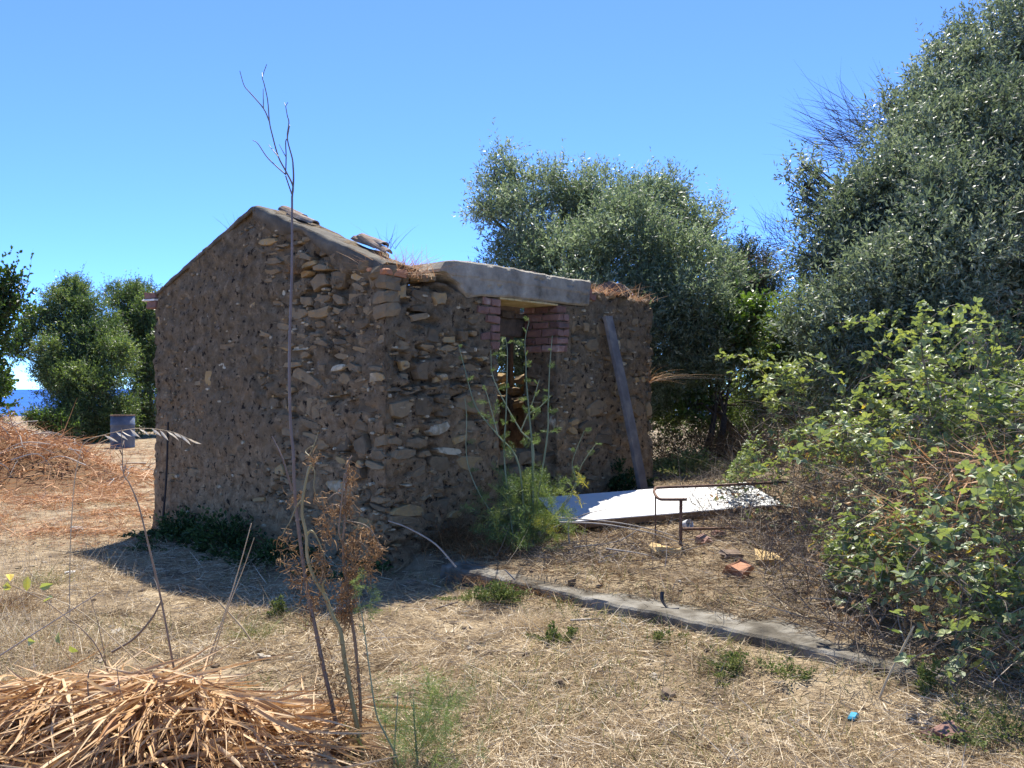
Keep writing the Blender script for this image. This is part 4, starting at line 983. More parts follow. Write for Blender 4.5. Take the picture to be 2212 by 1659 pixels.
fc = onground(925, 1650); fen = empty('fennel_plant', fc, 'young green fennel at the bottom edge of the photo', 'fennel')
lb = Buf(); n = 85; c = np.stack([R.normal(scale=.085, size=n), R.normal(scale=.09, size=n), R.uniform(.0, .26, n)], 1)
fronds(lb, c, rdir(n) + np.array([0, 0, 1.1]), R.uniform(.10, .19, n), np.clip(R.normal(.42, .14, n), 0, .85), .0015)
lb.build('foliage', M['fennel'], fen)['kind'] = 'stuff'
sb_ = Buf()
for px in ([(858, 1690), (858, 1640), (834, 1589), (813, 1542), (800, 1460), (786, 1355), (776, 1296)], [(850, 1690), (853, 1601), (860, 1495)], [(905, 1690), (895, 1560), (893, 1510)]):
    dd = 3.62; pts = [P(u, v, dd) - fc for (u, v) in px]; sb_ = Buf(); tube(sb_, smooth_path(pts, 5), .0055, .002, 6, R.random()); sb_.build('stem', M['fennel_stem'], fen, smooth=True)
lb = Buf(); fo = [P(776 + R.normal(scale=10), v, 3.62) - fc for v in np.linspace(1250, 1345, 14)]
fronds(lb, fo, rdir(14) + np.array([0, 0, .4]), R.uniform(.05, .09, 14), R.uniform(.4, .7, 14), .0014); lb.build('foliage', M['fennel'], fen)['kind'] = 'stuff'

# ------------------------------------------------------------------ tall dry stalks in the foreground
SD = 3.72
def stalk(name, label, px, d, r0, r1, mkey, cat='stalk', group=None, branches=(), nodes=0, n=7):
    p0 = P(*px[0], d); z0 = float(ground(p0[0], p0[1])); root_p = np.array([p0[0], p0[1], min(z0, p0[2])])
    root = empty(name, root_p, label, cat, group)
    main = smooth_path([P(u, v, d) - root_p for (u, v) in px], 6); b = Buf(); tube(b, main, r0, r1, n, .5)
    b.build('stem', M[mkey], root, smooth=True)
    if nodes:
        for t in np.linspace(.08, .95, nodes):
            nb = Buf()
            k = int(t * (len(main) - 2)); dirn = nrm(main[k + 1] - main[k]); rr = (r0 + (r1 - r0) * t) * 1.35
            tube(nb, [main[k] - dirn * .006, main[k], main[k] + dirn * .006], [rr * .8, rr, rr * .8], n=7, tone=.9)
            nb.build('node', M[mkey], root, smooth=True)
    for (bp, w0, w1) in branches:
        dd = d + R.uniform(-.05, .05)
        pts = [P(u, v, d) - root_p if k == 0 else P(u, v, dd) - root_p for k, (u, v) in enumerate(bp)]
        q = Buf(); tube(q, smooth_path(pts, 4), w0, w1, 5, .4); q.build('branch', M[mkey], root, smooth=True)
    return root, root_p
tall, tp = stalk('giant_fennel_stalk', 'very tall thin dry stalk with bare forked top in front of the gable', [(752, 1700), (745, 1659), (731, 1589), (717, 1519), (698, 1437), (680, 1350), (665, 1281), (653, 1202), (643, 1124), (636, 1051), (634, 981), (628, 916), (625, 800), (627, 700), (630, 610), (631, 536), (631, 424)], SD, .0105, .0045, 'tall_stem',
      branches=[([(631, 424), (634, 388), (633, 360), (631, 341), (620.6, 299), (624, 265), (620.6, 250), (617, 229)], .0045, .0018), ([(631, 424), (632.4, 401), (617, 369), (601, 338), (588, 291), (582, 263), (578, 216), (570, 179), (567, 166), (576, 139)], .0042, .0015),
                ([(582, 263), (569, 234), (539, 199), (527, 184), (518, 153)], .003, .0015), ([(569, 234), (568.5, 192)], .0024, .0014), ([(617, 377), (579, 342), (557, 310), (546, 303)], .003, .0014), ([(601, 338), (580, 313)], .0024, .0014),
                ([(617, 377), (618, 338), (617, 307), (620.6, 299)], .003, .0024), ([(630, 419), (617, 380)], .003, .003), ([(617, 338), (603, 312)], .002, .0012), ([(617, 229), (622, 221)], .0018, .0012), ([(617, 229), (614, 222)], .0016, .0012), ([(567, 166), (566, 157)], .0016, .0012), ([(620.6, 299), (626, 270)], .0022, .0014),
                ([(630.5, 1060), (610, 990), (587, 942)], .005, .0022)], nodes=9)
# dry curled foliage: thin curls that hang from the stems
def curls(buf, c, n, spread, size, tone, w=.0022, drop=.6):
    c = np.asarray(c, float)
    st = c + R.normal(scale=1, size=(n, 3)) * np.asarray(spread)
    k = 7; d = nrm(R.normal(size=(n, 3)) + np.array([0, 0, -drop])); ax = rdir(n); seg = size * R.uniform(.5, 1.3, n) / k
    pts = [st]; turn = R.uniform(-.9, .9, n)
    for _ in range(k):
        d = nrm(d + np.cross(ax, d) * turn[:, None] + np.array([0, 0, -.06])); pts.append(pts[-1] + d * seg[:, None])
    p = np.stack(pts, 1); side = nrm(np.cross(p[:, -1] - p[:, 0] + 1e-4, rdir(n)))
    ww = (w * R.uniform(.6, 1.7, n))[:, None, None]
    V = np.stack([p + side[:, None] * ww, p - side[:, None] * ww], 2).reshape(n, -1, 3); nv = 2 * (k + 1)
    f = np.array([[2 * i, 2 * i + 1, 2 * i + 3, 2 * i + 2] for i in range(k)])
    buf.add(V.reshape(-1, 3), (np.arange(n)[:, None, None] * nv + f).reshape(-1, 4), np.repeat(np.clip(tone + R.normal(scale=.16, size=n), 0, 1), nv))
cb = Buf()
for (u, v, su, sv, n, t) in ((640, 1075, 14, 8, 26, .95), (625, 1190, 22, 30, 70, .75), (650, 1250, 18, 28, 100, .62), (668, 1320, 12, 30, 80, .55), (700, 1440, 10, 60, 90, .45), (715, 1500, 10, 40, 50, .45)):
    curls(cb, P(u, v, SD) - tp, n, (su / FPX * SD * .7, .02, sv / FPX * SD * .8), .05, t, .0014)
cb.build('curled_leaves', M['dead_brown'], tall)['kind'] = 'stuff'
st2, sp2 = stalk('dry_fennel_stalk', 'olive-brown dry fennel stalk with kinked top beside the tallest stalk', [(795, 1700), (787, 1659), (771, 1566), (757, 1495), (745, 1427), (736, 1366), (720, 1333), (699, 1281), (678, 1247), (664, 1202), (662, 1158), (653, 1111), (655, 1072), (665, 1020), (672, 1003)], SD - .05, .0115, .005, 'olive_stem',
      branches=[([(665, 1022), (672, 1008), (680, 1020), (678, 1050), (683, 1072)], .004, .0018), ([(662, 1158), (672, 1146), (684, 1160), (695, 1185), (703, 1208)], .0045, .0018), ([(653, 1080), (640, 1095), (628, 1124), (612, 1150)], .004, .002), ([(672, 1003), (668, 985), (676, 968), (688, 932)], .003, .0015), ([(668, 985), (660, 975), (676, 964), (685, 978)], .003, .0015), ([(699, 1281), (697, 1262), (704, 1250)], .006, .003)])
cb = Buf()
for (u, v, su, sv, n, t) in ((676, 990, 10, 10, 30, .85), (690, 1070, 12, 6, 20, .9), (690, 1200, 14, 22, 60, .8), (700, 1240, 16, 20, 70, .7), (690, 1290, 12, 14, 40, .6), (745, 1460, 8, 50, 70, .5), (735, 1580, 14, 60, 120, .4)):
    curls(cb, P(u, v, SD - .05) - sp2, n, (su / FPX * SD * .7, .02, sv / FPX * SD * .8), .05, t, .0014)
cb.build('curled_leaves', M['dead_brown'], st2)['kind'] = 'stuff'
st3, sp3 = stalk('dry_fennel_stalk', 'reddish-brown dry fennel stalk thick with curled dead leaves', [(776, 1700), (776, 1659), (779, 1601), (778, 1507), (772, 1437), (764, 1366), (757, 1333), (748, 1255), (741, 1177), (745, 1124), (747, 1046), (752, 1000), (760, 985)], SD + .04, .009, .003, 'dry_stem',
      branches=[([(741, 1177), (732, 1150), (735, 1110), (744, 1023)], .004, .003), ([(745, 1124), (790, 1135), (815, 1165), (823, 1185)], .003, .0014), ([(741, 1177), (775, 1170), (798, 1195), (800, 1230)], .003, .0014), ([(745, 1100), (720, 1090), (700, 1110), (688, 1135)], .003, .0014), ([(744, 1080), (728, 1065), (706, 1080)], .003, .0014), ([(772, 1437), (769, 1390), (760, 1330)], .006, .003)])
cb = Buf()
for (u, v, su, sv, n, t) in ((755, 1040, 8, 26, 110, .75), (752, 1095, 10, 14, 70, .7), (718, 1105, 20, 14, 90, .7), (705, 1140, 14, 16, 90, .72), (760, 1180, 16, 22, 170, .72), (790, 1150, 14, 12, 60, .8), (812, 1185, 10, 16, 90, .75), (795, 1215, 12, 26, 130, .68), (765, 1240, 18, 24, 220, .66), (750, 1290, 16, 26, 260, .68), (745, 1330, 12, 22, 160, .62), (772, 1480, 8, 60, 80, .45), (765, 1600, 22, 40, 150, .4)):
    curls(cb, P(u, v, SD + .04) - sp3, n, (su / FPX * SD * .75, .02, sv / FPX * SD * .8), .045, t, .0014)
cb.build('curled_leaves', M['dead_brown'], st3)['kind'] = 'stuff'

G1 = 'thin dry stalks standing in the foreground'
stalk('dry_stalk', 'long thin dry stalk rising from the reed heap toward the drum', [(386, 1500), (380, 1468), (349, 1300), (323, 1187), (300, 1094), (280, 1045), (267, 1023), (264, 970), (262, 925)], 4.1, .006, .0014, 'dry_stem', group=G1, branches=[([(267, 1023), (271, 1005)], .002, .004), ([(264, 985), (259, 972)], .002, .004), ([(264, 965), (268, 952)], .002, .0036), ([(300, 1094), (290, 1072)], .002, .001)])
stalk('dry_stalk', 'pale straight stalk left of the dry fennel, taller of a pair', [(441, 1450), (470, 1370), (492, 1307), (520, 1215), (543, 1131)], 4.4, .0045, .0022, 'pale_cane', group=G1)
stalk('dry_stalk', 'pale straight stalk left of the dry fennel, shorter of a pair', [(455, 1440), (478, 1360), (500, 1295), (527, 1225), (549, 1162)], 4.45, .0036, .0016, 'pale_cane', group=G1)
stalk('dry_stalk', 'pale cut stick slanting over the straw below the house shadow', [(541, 1382), (520, 1352), (474, 1302)], 5.05, .006, .005, 'pale_cane', group=G1)
stalk('dry_stalk', 'red-brown curved seed stem left of the reed heap', [(242, 1409), (289, 1380), (324, 1341), (340, 1315), (348, 1298)], 4.6, .007, .004, 'dry_stem', group=G1)
stalk('dry_stalk', 'long pale stem slanting up from the left edge', [(-30, 1436), (0, 1416), (100, 1352), (223, 1275)], 4.1, .005, .002, 'grey_cane', group=G1)
stalk('dry_stalk', 'thin bent grass stem arching over the left foreground', [(310, 1440), (242, 1377), (200, 1340), (156, 1310), (90, 1285), (39, 1275)], 4.1, .003, .0012, 'pale_cane', group=G1)
br_, brp = stalk('bramble_shoot', 'thin dark bramble shoot with yellow leaves at the left', [(242, 1490), (238, 1462), (211, 1400), (180, 1362), (148, 1337), (100, 1300), (59, 1279), (20, 1262)], 4.15, .0035, .0018, 'dry_stem')
lb = Buf(); lp = np.array([P(u, v, 4.15) - brp for (u, v) in ((150, 1395), (60, 1385), (95, 1300), (85, 1270), (60, 1245), (10, 1262), (8, 1275), (20, 1240), (130, 1390))]); n = len(lp)
leaves(lb, lp, R.normal(size=(n, 3)) + [1, 0, .2], rdir(n) + [0, -.6, 1], .07, .035, R.uniform(.85, 1, n)); lb.build('leaves', M['bramble_leaf'], br_)
stalk('dry_stalk', 'upright thin brown stem at the left of the reed heap', [(238, 1510), (234, 1470), (215, 1360), (188, 1267)], 4.1, .003, .0012, 'dry_stem', group=G1)
stalk('dry_stalk', 'thin grey stem standing in front of the reed heap', [(246, 1680), (242, 1654), (205, 1556), (191, 1500), (191, 1458), (196, 1445)], 3.4, .0045, .002, 'dry_stem', group=G1)
stalk('dry_stalk', 'thin dark stem crossing the middle of the reed heap', [(400, 1690), (330, 1600), (288, 1540), (262, 1500), (252, 1440)], 3.42, .0035, .0016, 'dry_stem', group=G1)
oat, op = stalk('wild_oat', 'arching wild oat stem with hanging pale spikelets before the drum', [(150, 1330), (152, 1180), (160, 1050), (172, 985), (187, 953), (234, 937), (281, 927), (328, 926), (375, 934), (408, 948)], 4.7, .003, .0010, 'pale_cane', cat='grass')
ob = Buf(); arcp = [(225, 940), (250, 933), (262, 931), (281, 927), (300, 926), (328, 926), (345, 929), (360, 931), (375, 934), (390, 940), (404, 946)]
p = np.array([P(u, v, 4.7) - op for (u, v) in arcp]); n = len(p)
leaves(ob, p, np.tile([.75, 0, -.62], (n, 1)) + R.normal(scale=.12, size=(n, 3)), rdir(n) + np.array([0, -1, 0]), R.uniform(.05, .085, n), .013, 1.0, .1)
ob.build('spikelets', M['straw'], oat)
stalk('pale_cane', 'pale yellow bent cane sticking up in front of the brambles', [(1795, 1627), (1830, 1610), (1870, 1565), (1895, 1520), (1915, 1470), (1945, 1410), (1974, 1352)], 4.35, .009, .005, 'pale_cane', cat='cane')

# ------------------------------------------------------------------ heap of dry reed leaves
hc = np.array([-1.42, 3.62]); heap = empty('reed_heap', (hc[0], hc[1], 0), 'heap of orange dry reed leaves in the lower left foreground', 'heap')
def mound(x, y):
    return .30 * np.exp(-(((x + .05) / .72) ** 2 + (y / .48) ** 2)) * (1 + .35 * (fbm(x * 3 + 9, y * 3, 5) - .5)) + .20 * np.exp(-(((x + .9) / .55) ** 2 + ((y - .0) / .5) ** 2))
ax_ = np.linspace(-1.7, 1.2, 60); ay_ = np.linspace(-.95, .95, 44); X, Y = np.meshgrid(ax_, ay_)
edge = sstep(1 - np.maximum(np.abs((X + .25) / 1.45), np.abs(Y / .95)), 0, .25)
Z = mound(X, Y) * .86 * edge + .05 * (fbm(X * 9, Y * 9, 3) - .5) * edge - .02 + ground(X + hc[0], Y + hc[1]) * (1 - edge) - .05 * (1 - edge)
i = np.arange(43)[:, None] * 60 + np.arange(59)[None]
Buf().add(np.stack([X, Y, Z], -1).reshape(-1, 3), np.stack([i, i + 1, i + 61, i + 60], -1).reshape(-1, 4), .1).build('mound', M['dead_brown'], heap, smooth=True)
def blade(L, W, bend, twist, fold=.25, k=7):
    s = np.linspace(0, 1, k + 1); V = []
    for q in s:
        w = W * (1 - q ** 2.2) ** .8 * (.55 + .45 * min(1, q * 5)) + .0008; tw = twist * q
        c = np.array([q * L, .10 * L * bend[1] * q * q, -L * bend[0] * q * q]); sd = np.array([0, math.cos(tw), math.sin(tw)]); up = np.array([0, -math.sin(tw), math.cos(tw)])
        V += [c - sd * w / 2 + up * w * fold, c, c + sd * w / 2 + up * w * fold]
    F = [];
    for q in range(k):
        for e in (0, 1): F.append([3 * q + e, 3 * q + e + 1, 3 * q + e + 4, 3 * q + e + 3])
    return np.array(V), F
blades = []
for q in range(28):
    V, F = blade(R.uniform(.26, .56), R.uniform(.007, .024), (R.uniform(-.1, .5), R.uniform(-3.5, 3.5)), R.uniform(-3.0, 3.0))
    blades.append((V, F, Buf().add(V, F, R.random()).mesh('leaf', True)))
for b_ in blades: b_[2].materials.append(M['dry_leaf'])
from mathutils import Euler
def heap_leaf(k):
    if k % 5 < 2 and k < 900:   # fans that droop over the front of the heap
        cl = [(.14, -.02), (-.08, .0), (.30, .02), (-.42, -.06), (.0, -.18)][R.integers(5)]
        x_ = cl[0] + R.normal(scale=.06); y_ = cl[1] + R.normal(scale=.05); az = R.normal(-1.57, .55); pitch = R.uniform(-.25, .35); up = R.uniform(.02, .07)
    else:
        x_ = R.uniform(-1.25, .62); y_ = R.uniform(-.55, .42); az = R.choice([0., math.pi]) + R.normal(scale=.8); pitch = R.normal(.06, .15); up = R.uniform(-.02, .03)
    return (x_, y_, float(mound(np.array(x_), np.array(y_))) + up + .015), (R.normal(scale=.7), pitch, az)
restb = Buf()
for k in range(2700):
    loc, rot = heap_leaf(k); V, F, me = blades[R.integers(28)]; sc = R.uniform(.7, 1.15)
    if k < 300:
        o = bpy.data.objects.new('leaf', me); COL.objects.link(o); o.parent = heap; o.location = loc; o.rotation_euler = rot; o.scale = (sc,) * 3
    else:
        mt = np.array(Euler(rot).to_matrix()); restb.add((V * sc) @ mt.T + np.array(loc) - np.array([0, 0, .012]), F, R.random())
restb.build('under_leaves', M['dry_leaf'], heap, smooth=True)['kind'] = 'stuff'

# ------------------------------------------------------------------ brush heap on the left
bc = np.array([-7.9, 14.6]); bh = empty('brush_heap', (bc[0], bc[1], 0), 'heap of cut dry brush and straw left of the drum', 'heap')
def bm(x, y): return 1.08 * np.exp(-(((x + .9) / 1.35) ** 2 + (y / 1.3) ** 2)) * (.8 + .5 * (fbm(x * 1.5, y * 1.5, 4) - .3)) + .42 * np.exp(-(((x - .75) / .8) ** 2 + ((y + .5) / .8) ** 2))
ax_ = np.linspace(-3.2, 2.4, 70); ay_ = np.linspace(-2.4, 2.4, 50); X, Y = np.meshgrid(ax_, ay_)
Z = bm(X, Y) * .88 + .1 * (fbm(X * 5, Y * 5, 6) - .5) * np.minimum(1, bm(X, Y) * 6) - .06
i = np.arange(49)[:, None] * 70 + np.arange(69)[None]
Buf().add(np.stack([X, Y, Z], -1).reshape(-1, 3), np.stack([i, i + 1, i + 71, i + 70], -1).reshape(-1, 4), .35).build('mound', M['dead_brown'], bh, smooth=True)
n = 5200; x = R.normal(scale=1.2, size=n) - .3; y = R.normal(scale=.95, size=n); z = bm(x, y) * R.uniform(.85, 1.08, n); dr = R.normal(size=(n, 3)); dr[:, 2] *= .45
b = Buf(); ribbons(b, np.stack([x, y, z], 1), dr, R.uniform(.1, .55, n), R.uniform(.006, .022, n), R.normal(scale=.12, size=(n, 3)) - [0, 0, .08], np.clip(R.beta(2, 2, n), 0, 1), 3); b.build('straw', M['orange_straw'], bh)['kind'] = 'stuff'
b = Buf()
for k in range(70):
    p0 = np.array([R.normal(-.3, 1.0), R.normal(-.2, .8), 0]); p0[2] = float(bm(p0[0], p0[1])) + .02; d = rdir(1)[0] * np.array([1, 1, .35]); L_ = R.uniform(.4, 1.1)
    tube(b, smooth_path([p0 - d * L_ / 2, p0 + R.normal(scale=.08, size=3) + [0, 0, .06], p0 + d * L_ / 2 - [0, 0, .1]], 4), R.uniform(.006, .014), .004, 5, R.random())
b.build('twigs', M['grey_cane'], bh)['kind'] = 'stuff'
n = 15000; b = Buf(); x = R.uniform(-9.5, -3.6, n); y = R.uniform(9.2, 13.6, n); dr = R.normal(size=(n, 3)); dr[:, 2] = np.abs(dr[:, 2]) * .3; cl = fbm(x * 1.3, y * 1.3, 91); kk = cl > .45; x, y, dr = x[kk], y[kk], dr[kk]; n = len(x)
ribbons(b, np.stack([x, y, ground(x, y) + R.uniform(.01, .10, n) * sstep(cl[kk], .45, .7)], 1), dr, R.uniform(.08, .3, n), R.uniform(.005, .014, n), R.normal(scale=.06, size=(n, 3)) - [0, 0, .05], R.beta(2, 2, n), 2)
tag(b.build('reed_scatter', M['orange_straw']), 'scattered orange reed leaves left of the house', 'straw', kind='stuff')
for (u, v, s, lab) in ((165, 1148, (.20, .14, .07), 'flat grey stone on the straw left of the house'), (122, 1005, (.34, .24, .14), 'pale flat stone at the foot of the brush heap'), (30, 1040, (.40, .25, .18), 'block of rubble at the left edge below the brush heap')):
    q = onground(u, v); rock(Buf(), (0, 0, s[2] * .3), s, .7).build('rock', M['grey_rock'], loc=tuple(q)); tag(bpy.context.scene.objects[-1] if False else COL.objects[-1], lab, 'stone')
q = onground(150, 1240); rock(Buf(), (0, 0, .01), (.09, .05, .03), .7).build('rock', M['white_plastic'], loc=tuple(q)); tag(COL.objects[-1], 'small white scrap on the straw beside the house shadow', 'scrap')

# ------------------------------------------------------------------ drum, planks, panel, pipe frame
def lathe(buf, prof, n=32, tone=.5):
    a = np.linspace(0, 2 * math.pi, n, endpoint=False); V = np.array([[r * math.cos(t), r * math.sin(t), z] for (r, z) in prof for t in a]); m = len(prof)
    i = np.arange(m - 1)[:, None] * n; j = np.arange(n)[None]; j2 = (j + 1) % n
    return buf.add(V, np.stack([i + j, i + j2, i + n + j2, i + n + j], -1).reshape(-1, 4), tone)
dp = P(265, 970, 22.0); dp[2] = float(ground(dp[0], dp[1]))
drum = empty('oil_drum', dp, 'open blue-grey steel drum with rusty rim left of the house', 'drum')
lathe(Buf(), [(.0, .0), (.285, .0), (.285, .02), (.283, .26), (.293, .275), (.293, .295), (.283, .31), (.283, .55), (.293, .565), (.293, .585), (.283, .60), (.283, .80), (.270, .80), (.270, .03), (0, .03)], 36).build('body', M['drum'], drum, smooth=True)
b = Buf(); a = np.linspace(0, 2 * math.pi, 37); tube(b, np.stack([.284 * np.cos(a), .284 * np.sin(a), np.full(37, .805)], 1), .013, n=6, cap=False); b.build('rim', M['rust'], drum, smooth=True)

def board(name, label, p0, p1, w, th, mkey, face, cat='plank'):
    p0 = np.array(p0, float); p1 = np.array(p1, float); ax = nrm(p1 - p0); L_ = np.linalg.norm(p1 - p0)
    sd = nrm(np.cross(ax, face)); up = np.cross(sd, ax); root = p0
    t = np.linspace(0, 1, 26); V = []
    for q in t:
        c = ax * L_ * q + up * .012 * math.sin(q * 3)
        e = .006 * (vn(q * 14, 1, 8) - .5); ww = w * (1 - .06 * q)
        for (s_, u_) in ((-.5, -.4), (-.47, -.5), (.47, -.5), (.5, -.4), (.5, .4), (.47, .5), (-.47, .5), (-.5, .4)): V.append(c + sd * (s_ * ww + e) + up * u_ * th)
    n_ = 8; i = np.arange(25)[:, None] * 8; j = np.arange(8)[None]; j2 = (j + 1) % 8
    b = Buf().add(V, np.stack([i + j, i + j2, i + 8 + j2, i + 8 + j], -1).reshape(-1, 4)); b.F[8] = [np.array([list(range(8))[::-1], [200 + k for k in range(8)]])]
    return tag(b.build(name, M[mkey], loc=tuple(root)), label, cat)
pb = P(1392, 1062, 9.75); pb[2] = float(ground(pb[0], pb[1])) - .02
ptp = loc2w(3.27, -.075, 2.36)
board('plank', 'long weathered grey plank leaning on the wall right of the door', pb, ptp, .155, .045, 'plank', np.array([E2[0], E2[1], 0]) * -1)
b = Buf(); r0 = P(349, 1136, 9.45); r0[2] = float(ground(r0[0], r0[1])) - .01; r1 = loc2w(-.07, 3.36, 1.19)
tube(b, smooth_path([r0 - r0, (r1 - r0) * .5 + np.array([.015, 0, 0]), r1 - r0], 5), .012, .010, 6)
tag(b.build('iron_rod', M['iron'], loc=tuple(r0)), 'thin dark rod leaning against the left end of the gable', 'rod')

# white board lying on the terrace
pc_ = [np.array(q, float) for q in ((.44, 8.10, .325), (2.66, 8.62, .425), (2.49, 9.36, .585), (.33, 8.84, .465))]
panel = empty('white_board', tuple(pc_[0]), 'large white painted board lying flat before the house', 'board')
ux = nrm(pc_[1] - pc_[0]); uy = pc_[3] - pc_[0]; uy = nrm(uy - ux * (uy @ ux)); uz = np.cross(ux, uy)
Lp, Wp = np.linalg.norm(pc_[1] - pc_[0]), np.linalg.norm(pc_[3] - pc_[0])
def slab(lo, hi, name, mk, bev=.004):
    b = box(Buf(), lo, hi, .5, bev); V = np.concatenate(b.V); b.V = [V[:, :1] * ux + V[:, 1:2] * uy + V[:, 2:] * uz]; return b.build(name, M[mk], panel)
slab((0, 0, -.012), (Lp, Wp, 0), 'face', 'white_paint')
slab((.004, .004, -.075), (Lp - .004, .06, -.0125), 'frame_rail', 'panel_edge'); slab((.004, Wp - .06, -.075), (Lp - .004, Wp - .004, -.0125), 'frame_rail', 'panel_edge')
slab((.004, .062, -.075), (.07, Wp - .062, -.0125), 'frame_rail', 'panel_edge'); slab((Lp - .07, .062, -.075), (Lp - .004, Wp - .062, -.0125), 'frame_rail', 'panel_edge')
for (x_, y_, lab) in ((.62, 8.72, 'stone propping up the left end of the white board'),):
    zt = float(ground(x_, y_)); rock(Buf(), (0, 0, .0), (.26, .2, .11), .4).build('rock', M['grey_rock'], loc=(x_, y_, zt)); tag(COL.objects[-1], lab, 'stone')

fp = P(1470, 1183, 7.35); fp[2] = float(ground(fp[0], fp[1])); frame = empty('pipe_frame', fp, 'rusty bent metal pipe frame standing in front of the white board', 'frame')
def pipe(px, r, nm):
    b = Buf(); tube(b, smooth_path([P(u, v, d) - fp for (u, v, d) in px], 6), r, r, 8); b.build(nm, M['rust'], frame, smooth=True)
pipe([(1700, 1041, 8.35), (1560, 1048, 8.1), (1430, 1053, 7.85), (1416, 1056, 7.75), (1413, 1062, 7.65), (1417, 1071, 7.5), (1425, 1078, 7.4), (1440, 1079, 7.36), (1484, 1079, 7.32)], .0125, 'top_rail')
b = Buf(); tube(b, [P(1471, 1081, 7.33) - fp, np.array([0, 0, -.03])], .014, .014, 8); b.build('leg', M['rust'], frame, smooth=True)
q = P(1416, 1066, 7.6) - fp; b = Buf(); tube(b, [q, np.array([q[0], q[1], float(ground(q[0] + fp[0], q[1] + fp[1])) - fp[2] - .02])], .007, .007, 7); b.build('leg', M['rust'], frame, smooth=True)
pipe([(1474, 1143, 7.33), (1560, 1141, 7.7), (1660, 1137, 8.2)], .0125, 'lower_rail')

# canes and sticks lying before the panel
G2 = 'dry canes lying on the terrace'
for k, (px, dd, lab) in enumerate((([(1205, 1118), (1325, 1128), (1418, 1146), (1490, 1165), (1640, 1168)], 7.5, 'long pale cane crossing in front of the white board, topmost'), ([(1209, 1128), (1300, 1132), (1400, 1150), (1470, 1172), (1560, 1200)], 7.35, 'long pale cane crossing in front of the white board, lowest'),
                                   ([(1195, 1140), (1260, 1112), (1320, 1098)], 7.7, 'thin cane slanting up over the left end of the white board'), ([(1230, 1175), (1228, 1140), (1232, 1115)], 7.5, 'short grey stick standing at the left end of the white board'),
                                   ([(1240, 1182), (1330, 1170), (1385, 1140)], 7.4, 'grey stick propped on the canes below the panel'), ([(1310, 1185), (1400, 1200), (1480, 1235)], 7.0, 'dark stick lying toward the orange shard'))):
    stalk('dry_cane', lab, px, dd, .007, .003, 'grey_cane', cat='cane', group=G2)
for (px, dd, lab) in (([(1232, 1340), (1300, 1338), (1350, 1352), (1385, 1362)], 5.75, 'pale crooked stick lying in front of the terrace edge'), ([(1150, 1290), (1090, 1230)], 6.6, 'thin stick on the left of the terrace'), ([(985, 1225), (940, 1175), (880, 1140), (838, 1125)], 6.8, 'pale grass stem arching at the near corner of the house'),
                      ([(880, 1350), (935, 1318), (990, 1300)], 6.2, 'dark stick lying in the straw right of the dry fennel'), ([(1300, 1500), (1360, 1495)], 4.9, 'short dark stick in the straw right of centre')):
    stalk('stick', lab, px, dd, .008, .005, 'grey_cane' if 'dark' not in lab else 'twig', cat='stick')
n = 420; b = Buf(); c0 = onground(1290, 1205); p = np.stack([R.normal(c0[0], .35, n), R.normal(c0[1], .22, n)], 1); dr = R.normal(size=(n, 3)); dr[:, 2] = np.abs(dr[:, 2]) * .35
ribbons(b, np.stack([p[:, 0], p[:, 1], ground(p[:, 0], p[:, 1]) + R.uniform(.01, .05, n)], 1), dr, R.uniform(.1, .4, n), R.uniform(.004, .008, n), R.normal(scale=.08, size=(n, 3)), R.uniform(.3, 1, n), 3)
n = 2600; u_ = R.uniform(0, 4.4, n); w_ = R.uniform(.1, 3.2, n); p = K0 + u_[:, None] * KD + w_[:, None] * KN; dr = R.normal(size=(n, 3)); dr[:, 2] = np.abs(dr[:, 2]) * .4; k = ~in_house(p[:, 0], p[:, 1]) & (fbm(p[:, 0] * 2, p[:, 1] * 2, 64) > .42); p, dr = p[k], dr[k]; n = len(p)
ribbons(b, np.stack([p[:, 0], p[:, 1], ground(p[:, 0], p[:, 1]) + R.uniform(.004, .03, n)], 1), dr, R.uniform(.04, .22, n), R.uniform(.003, .007, n), R.normal(scale=.04, size=(n, 3)), R.uniform(0, .9, n), 3)
n = 26000; u_ = R.uniform(-.2, 4.6, n); w_ = R.uniform(.05, 4.2, n); p = K0 + u_[:, None] * KD + w_[:, None] * KN; k = ~in_house(p[:, 0], p[:, 1]) & ~bare_slab(p[:, 0], p[:, 1]) & (R.random(n) < .25 + 1.2 * (fbm(p[:, 0] * 2.4, p[:, 1] * 2.4, 66) - .35)); p = p[k]; n = len(p); dr = R.normal(size=(n, 3)); dr[:, 2] = np.abs(dr[:, 2]) * .5
q_ = Buf(); ribbons(q_, np.stack([p[:, 0], p[:, 1], ground(p[:, 0], p[:, 1]) + R.uniform(.0, .015, n)], 1), dr, R.uniform(.02, .10, n), R.uniform(.003, .007, n), R.normal(scale=.03, size=(n, 3)), R.beta(1.8, 1.6, n), 2)
tag(q_.build('brown_litter', M['dead_brown']), 'brown dry grass and leaf litter covering the terrace', 'litter', kind='stuff')
tag(b.build('twig_litter', M['twig']), 'grey twigs littering the terrace below the panel', 'twigs', kind='stuff')

